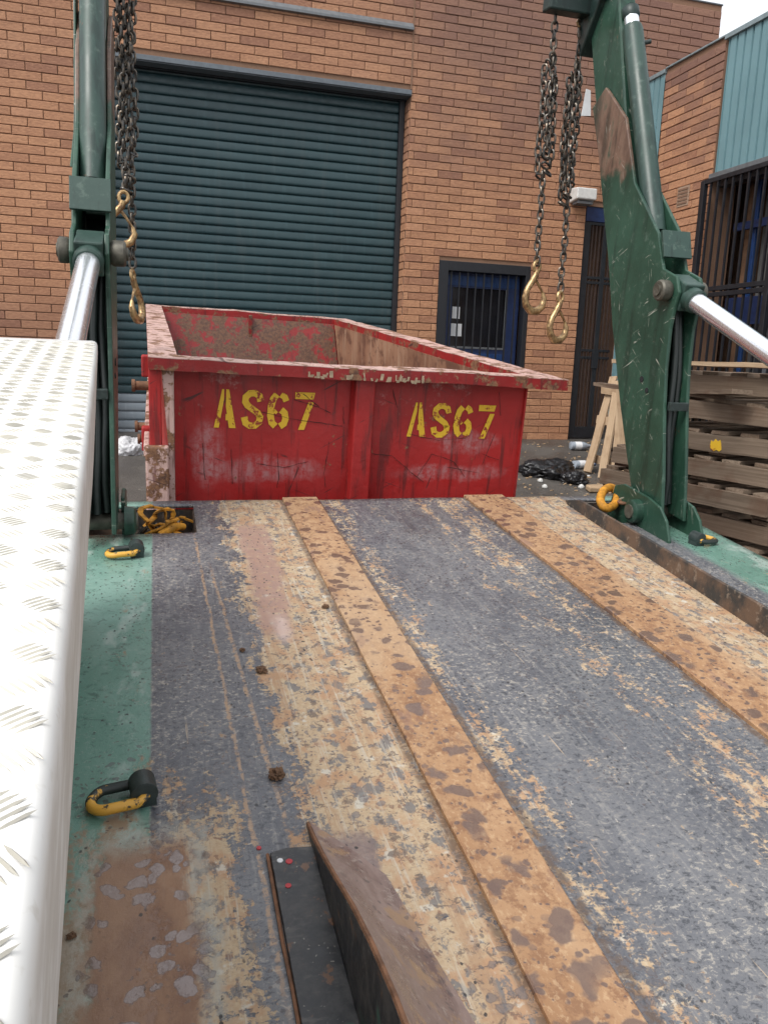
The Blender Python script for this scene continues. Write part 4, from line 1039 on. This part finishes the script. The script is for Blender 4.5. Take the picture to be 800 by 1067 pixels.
def hook(parent, x, y, z, yaw, sc=1., tilt=0.):
    # eye, throat and point of a clevis grab hook
    prof_ = [(0, 0), (.002, -.02), (.016, -.045), (.034, -.075), (.041, -.105), (.035, -.135), (.014, -.156), (-.012, -.155), (-.034, -.135), (-.041, -.105), (-.033, -.082)]
    rad = [.012, .013, .013, .0125, .0135, .015, .0165, .016, .0145, .0115, .006]
    m_ = MB(); m_.tube([(p*sc*1.28, 0, q*sc) for p, q in prof_], [r_*sc*.95 for r_ in rad], 12)
    o = m_.build('hook', 'hook_gold', parent, 0, True)
    m_ = MB(); m_.tube([(sc*(.016*math.cos(t*.5236)), 0, sc*(.012+.020*math.sin(t*.5236))) for t in range(12)], .007*sc, 8, closed=True); m_.build('hook_eye', 'hook_gold', o, 0, True)
    m_ = MB(); m_.tube([(.010*sc, 0, -.03*sc), (-.014*sc, 0, -.052*sc), (-.044*sc, 0, -.085*sc)], [.0065*sc, .0055*sc, .004*sc], 8); m_.build('safety_latch', 'hook_gold', o, 0, True)
    o.matrix_local = T(x, y, z) @ Matrix.Rotation(tilt, 4, 'Y') @ Matrix.Rotation(yaw, 4, 'Z'); return o
CY = 3.60
def chain_thing(x, zt, label):
    o = empty('lifting_chain', (x, CY, zt)); tag(o, label, 'chain', 'chains hanging from the lifting arms'); return o
# right arm, inner chain
ch = chain_thing(1.863, 3.60, 'steel chain nearest the roller door of the right pair, hook highest')
m_ = MB(); strand(m_, 0, 0, .03, -.21, .3); bundle(m_, 0, 0, -.17, -.70, [(-.034, .008, 0.03, .0), (-.006, -.018, .0, .05), (.026, .0, .08, .02), (.010, .026, .12, .1)], 2)
strand(m_, -.008, 0, -.68, -1.125, .8, .002); lo = m_.build('chain_links', 'chain_steel', ch, 0, True); lo['kind'] = 'stuff'
hook(ch, -.006, 0, -1.15, R(200), 1.3)
# right arm, outer chain
ch = chain_thing(2.0, 3.68, 'steel chain of the right pair touching the green arm, hook lowest')
m_ = MB(); strand(m_, 0, 0, .05, -.32, 1.3); bundle(m_, -.004, 0, -.26, -.90, [(-.036, .006, .06, .0), (-.008, -.018, 0, .04), (.022, .006, .05, .1), (-.012, .026, .12, .02)], 4)
strand(m_, .0, 0, -.88, -1.345, .2, .002); lo = m_.build('chain_links', 'chain_steel', ch, 0, True); lo['kind'] = 'stuff'
hook(ch, .0, 0, -1.37, R(205), 1.3)
tg = MB(); tg.prism([(-.022, -.06), (.030, -.055), (.018, .06), (-.006, .065)], 1, -.002, .002); to2 = tg.build('inspection_tag', 'paper', ch); to2.location = (.050, -.02, -.43)
m_ = MB(); m_.tube([(.02*math.cos(t*.785), 0, .02*math.sin(t*.785)-.07) for t in range(8)], .006, 6, closed=True); m_.build('connector_ring', 'hook_gold', ch, 0, True)
# left arm
ch = chain_thing(-.105, 3.66, 'thick bundle of steel chain hanging beside the left arm with one hook tucked up')
m_ = MB(); bundle(m_, 0, 0, .0, -1.0, [(-.030, .0, 0, .10), (-.012, -.016, .1, .0), (.012, -.012, .05, .05), (.030, .004, .0, .16), (.0, .02, .2, .1)], 6); strand(m_, .012, -.004, -.95, -1.345, .2, .002); strand(m_, -.012, -.01, -.9, -1.04, .9)
lo = m_.build('chain_links', 'chain_steel', ch, 0, True); lo['kind'] = 'stuff'
hook(ch, -.022, -.03, -1.05, R(185), 1.2, R(8)); hook(ch, .012, -.004, -1.37, R(70), 1.15, R(-6))

# ------------------------------------------------------------------ pallets
def board_mesh(lx, ly, lz, mat, seed):
    q = random.Random(seed); m_ = MB(); n = 6
    for i in range(n+1):
        x = -lx/2+lx*i/n; e = q.uniform(-.003, .003)
        for (a, b) in ((-1, -1), (1, -1), (1, 1), (-1, 1)): m_.v.append((x+(q.uniform(-.008, .008) if i in (0, n) else 0), a*ly/2+q.uniform(-.0025, .0025), b*lz/2+e+q.uniform(-.0015, .0015)))
    for i in range(n):
        for k in range(4): l = (k+1) % 4; m_.f.append((i*4+k, i*4+l, (i+1)*4+l, (i+1)*4+k))
    m_.f.append((0, 1, 2, 3)); m_.f.append(tuple(n*4+k for k in (3, 2, 1, 0)))
    o = m_.build('board', mat); me = o.data; bpy.data.objects.remove(o); return me
PL, PW = 1.22, 1.10
def pallet_meshes(mat):
    return dict(st=[board_mesh(PL, .042, .096, mat, i) for i in range(4)], db=[board_mesh(PW-.06, .105, .020, mat, 10+i) for i in range(4)])
PMG, PMP = pallet_meshes('wood_grey'), pallet_meshes('wood_pale')
RZ90 = Matrix.Rotation(R(90), 4, 'Z')
def pallet(PM, M, label, q, group=None, missing=(), nb=7):
    o = empty('wooden_pallet'); o.matrix_world = M; tag(o, label, 'pallet', group)
    for k in range(3): inst(q.choice(PM['st']), 'stringer', o, T(0, (k-1)*(PW/2-.022), .067))
    for k in range(nb):
        if k in missing: continue
        inst(q.choice(PM['db']), 'deck_board', o, T(-PL/2+.055+k*(PL-.11)/(nb-1)+q.uniform(-.008, .008), q.uniform(-.01, .01), .125) @ RZ90)
    for k in range(3): inst(q.choice(PM['db']), 'bottom_board', o, T(-PL/2+.055+k*(PL-.11)/2, 0, .0095) @ RZ90)
    return o
q = random.Random(21)
names = ['lowest', 'second lowest', 'third lowest', 'fourth from the bottom', 'fifth from the bottom', 'sixth from the bottom', 'fifth from the top', 'fourth from the top', 'third from the top', 'second from the top', 'topmost']
ang = R(105)                                   # stack runs along the side wing
sx, sy = 3.42, 3.72
zb = ground_z(3.2)-.02
for k in range(11):
    dz = .146*k+(.03 if k >= 9 else 0)
    M = T(sx+q.uniform(-.07, .09), sy+q.uniform(-.08, .08), zb+dz) @ Matrix.Rotation(q.uniform(-.008, .008), 4, 'X') @ Matrix.Rotation(ang+q.uniform(-.07, .07)+(.06 if k == 9 else 0), 4, 'Z') @ Matrix.Rotation(R(-1.2 if k == 9 else 0), 4, 'Y')
    po = pallet(PMG, M, 'weathered grey pallet, %s in the stack beside the right arm' % names[k], q, 'stacked grey pallets', (1, 4) if k == 9 else ())
    if k == 8:
        m_ = MB(); m_.prism([(-.042, .036), (-.03, .026), (-.012, .034), (.004, .024), (.022, .032), (.03, .05), (.026, .082), (.012, .075), (.0, .092), (-.016, .08), (-.03, .09), (-.036, .07)], 1, PW/2-.001, PW/2+.0025); m_.build('paint_mark', 'stencil_yellow', po)
for k, (dx, dy, dz, a, L_) in enumerate(((-.52, .25, 1.49, 112, .9), (-.45, -.1, 1.50, 80, .7), (-.50, .0, 1.655, 103, 1.15))):
    o = bpy.data.objects.new('loose_board', board_mesh(L_, .11, .024, 'wood_grey' if k != 2 else 'wood_pale', 80+k)); COL.objects.link(o)
    o.location = (sx+dx, sy+dy, zb+dz+.012); o.rotation_euler = (R(2), R((-2, 3, 0)[k]), R(a)); tag(o, ['dark split board wedged near the top of the pallet stack', 'short dark board jutting from the upper pallet stack', 'pale board lying along the top edge of the pallet stack'][k], 'board')
# second stack behind the arm that the loose pallet leans on
for k in range(5):
    M = T(5.17, 7.25, ground_z(7.0)+.146*k-.02) @ Matrix.Rotation(R(92)+q.uniform(-.03, .03), 4, 'Z') @ Matrix.Diagonal((.62, .62, 1, 1))
    pallet(PMG, M, 'small grey pallet, %s in the short stack behind the pale pallet' % ('lowest', 'second lowest', 'middle', 'second from top', 'topmost')[k], q, 'short pallet stack')
# pale pallet leaning up against it
def frame_from(o_, ex, ey):
    ex = ex.normalized(); ez = ex.cross(ey).normalized(); ey = ez.cross(ex)
    M = Matrix((ex, ey, ez)).transposed().to_4x4(); M.translation = o_; return M
LB = Vector((4.55, 7.1, ground_z(7.1)))
lpal = empty('leaning_pallet', LB); tag(lpal, 'pale broken pallet propped upright between the gate and the right arm', 'pallet')
def stick(name, a, b, mat_me, roll_to):
    a, b = Vector(a)-LB, Vector(b)-LB
    inst(mat_me, name, lpal, frame_from((a+b)/2, b-a, Vector(roll_to)))
LBD = Vector((.22, -.975, 0))
for k, (a, b, wd) in enumerate((((4.43, 7.34), (4.69, 7.40, 1.88), .10), ((4.48, 7.12), (4.66, 7.26, 1.84), .10), ((4.53, 6.95), (4.61, 7.10, 1.82), .10), ((4.60, 6.78), (4.50, 6.92, 1.80), .17))):
    A_ = (a[0], a[1], ground_z(a[1])+.01); L_ = (Vector(b)-Vector(A_)).length
    stick('slat', A_, b, board_mesh(L_, wd, .022, 'wood_pale', 40+k), LBD)
for k, (z, dx) in enumerate(((1.0, .07), (1.42, .11), (1.74, .13))):
    stick('bearer', (4.47+dx, 7.46, z), (4.60+dx, 6.84, z-.03), board_mesh(.64, .085, .04, 'wood_pale', 60+k), Vector((0, 0, 1)))
# ------------------------------------------------------------------ litter on the yard
def blob(name, loc, size, mat, seed, label, cat, amp=.5, sub=5, group=None, rz=0):
    bm = bmesh.new(); bmesh.ops.create_icosphere(bm, subdivisions=sub, radius=1)
    for qv in bm.verts:
        c_ = qv.co.copy(); s3 = Vector((seed, seed*.7, 0))
        d = 1+amp*mnoise.noise(c_*1.4+s3)+amp*.5*(1-abs(mnoise.noise(c_*3.3+s3))*2)*.6+amp*.22*(1-abs(mnoise.noise(c_*9+s3))*2)
        qv.co = Vector((c_.x*d*size[0], c_.y*d*size[1], max(-.25, c_.z*d)*size[2]))
    me = bpy.data.meshes.new(name); bm.to_mesh(me); bm.free()
    for p in me.polygons: p.use_smooth = True
    me.materials.append(MAT[mat]); o = bpy.data.objects.new(name, me); COL.objects.link(o)
    o.location = (loc[0], loc[1], ground_z(loc[1])+.22*size[2]); o.rotation_euler = (SLOPE, 0, rz); tag(o, label, cat, group); return o
blob('rubbish_bag', (3.93, 7.28), (.25, .18, .115), 'bag_black', 2.2, 'torn black rubbish bag slumped on the yard right of the red bin', 'rubbish bag', .55)
blob('rubbish_bag', (4.08, 7.0), (.13, .10, .08), 'bag_black', 7.7, 'small black plastic scrap in front of the torn rubbish bag', 'rubbish bag', .6)
blob('plastic_bag', (-.28, 8.20), (.15, .12, .12), 'bag_white', 4.1, 'crumpled white plastic bag on the ground below the roller door', 'plastic bag', .4)
def bottle(x, y, a, mat, label, L_=.24, r_=.036):
    o = empty('drink_bottle', (x, y, ground_z(y)+r_), (SLOPE, 0, a)); tag(o, label, 'bottle')
    m_ = MB(); m_.tube([(0, 0, 0), (.006, 0, 0), (.6*L_, 0, 0), (.78*L_, 0, 0), (.86*L_, 0, 0), (.95*L_, 0, 0)], [r_*.7, r_, r_, r_*.62, r_*.38, r_*.38], 16); m_.build('body', mat, o, 0, True)
    m_ = MB(); m_.tube([(.95*L_, 0, 0), (L_, 0, 0)], r_*.45, 12); m_.build('cap', 'blue_paint', o, 0, True)
    m_ = MB(); m_.tube([(.2*L_, 0, 0), (.5*L_, 0, 0)], r_*1.02, 16); m_.build('wrapper', 'paper', o, 0, True)
bottle(4.36, 7.52, R(10), 'bottle_clear', 'clear plastic bottle lying behind the black rubbish bag', .30, .045)
bottle(4.80, 8.42, R(-5), 'bottle_clear', 'crushed bottle lying at the foot of the brick pier', .28, .05)
def scrap(x, y, pts, mat, label, cat, h_=.012, rz=0, group=None):
    m_ = MB(); m_.prism(pts, 2, 0, h_); o = m_.build('scrap', mat, None, h_*.2); o.name = cat.replace(' ', '_')+'_scrap'
    o.location = (x, y, ground_z(y)+.004); o.rotation_euler = (SLOPE, 0, rz); tag(o, label, cat, group); return o
scrap(4.20, 6.66, [(-.16, -.06), (.10, -.07), (.18, .02), (.02, .07), (-.14, .06)], 'cardboard', 'tan cardboard piece lying behind the end of the side rail', 'cardboard', .05)
scrap(4.30, 7.20, [(-.09, -.015), (.08, -.01), (.09, .015), (-.08, .02)], 'paper', 'thin white paper strip on the yard between bag and pallet', 'paper', .006)
scrap(4.10, 7.02, [(-.05, -.015), (.05, -.02), (.04, .02)], 'paper', 'pale paper sliver nearest the red bin on the dark yard', 'paper', .006)
for k, (x, y, r_) in enumerate(((3.72, 7.02, .028), (3.66, 6.80, .028), (4.05, 6.78, .03))):
    blob('foam_ball', (x, y), (r_, r_, r_), 'white_plastic', k*3.1, ['white round lump on the left side of the black bag', 'white lump at the lower right corner of the red bin', 'white lump at the lower end of the black bag'][k], 'litter', .12, 3)
bm2 = random.Random(9); gm2 = MB()
for k in range(420):
    x = bm2.uniform(2.2, 5.5); y = bm2.uniform(6.0, 8.95); z = ground_z(y); s_ = bm2.uniform(.004, .016); a = bm2.uniform(0, 3.1)
    gm2.box(-s_, s_, -s_*.7, s_*.7, 0, s_*.6, T(x, y, z-.002) @ Matrix.Rotation(a, 4, 'Z') @ Matrix.Rotation(bm2.uniform(-.3, .3), 4, 'X'))
o = gm2.build('yard_grit', 'cardboard'); o['kind'] = 'stuff'; tag(o, 'scattered small grit and chips on the dark yard', 'grit')
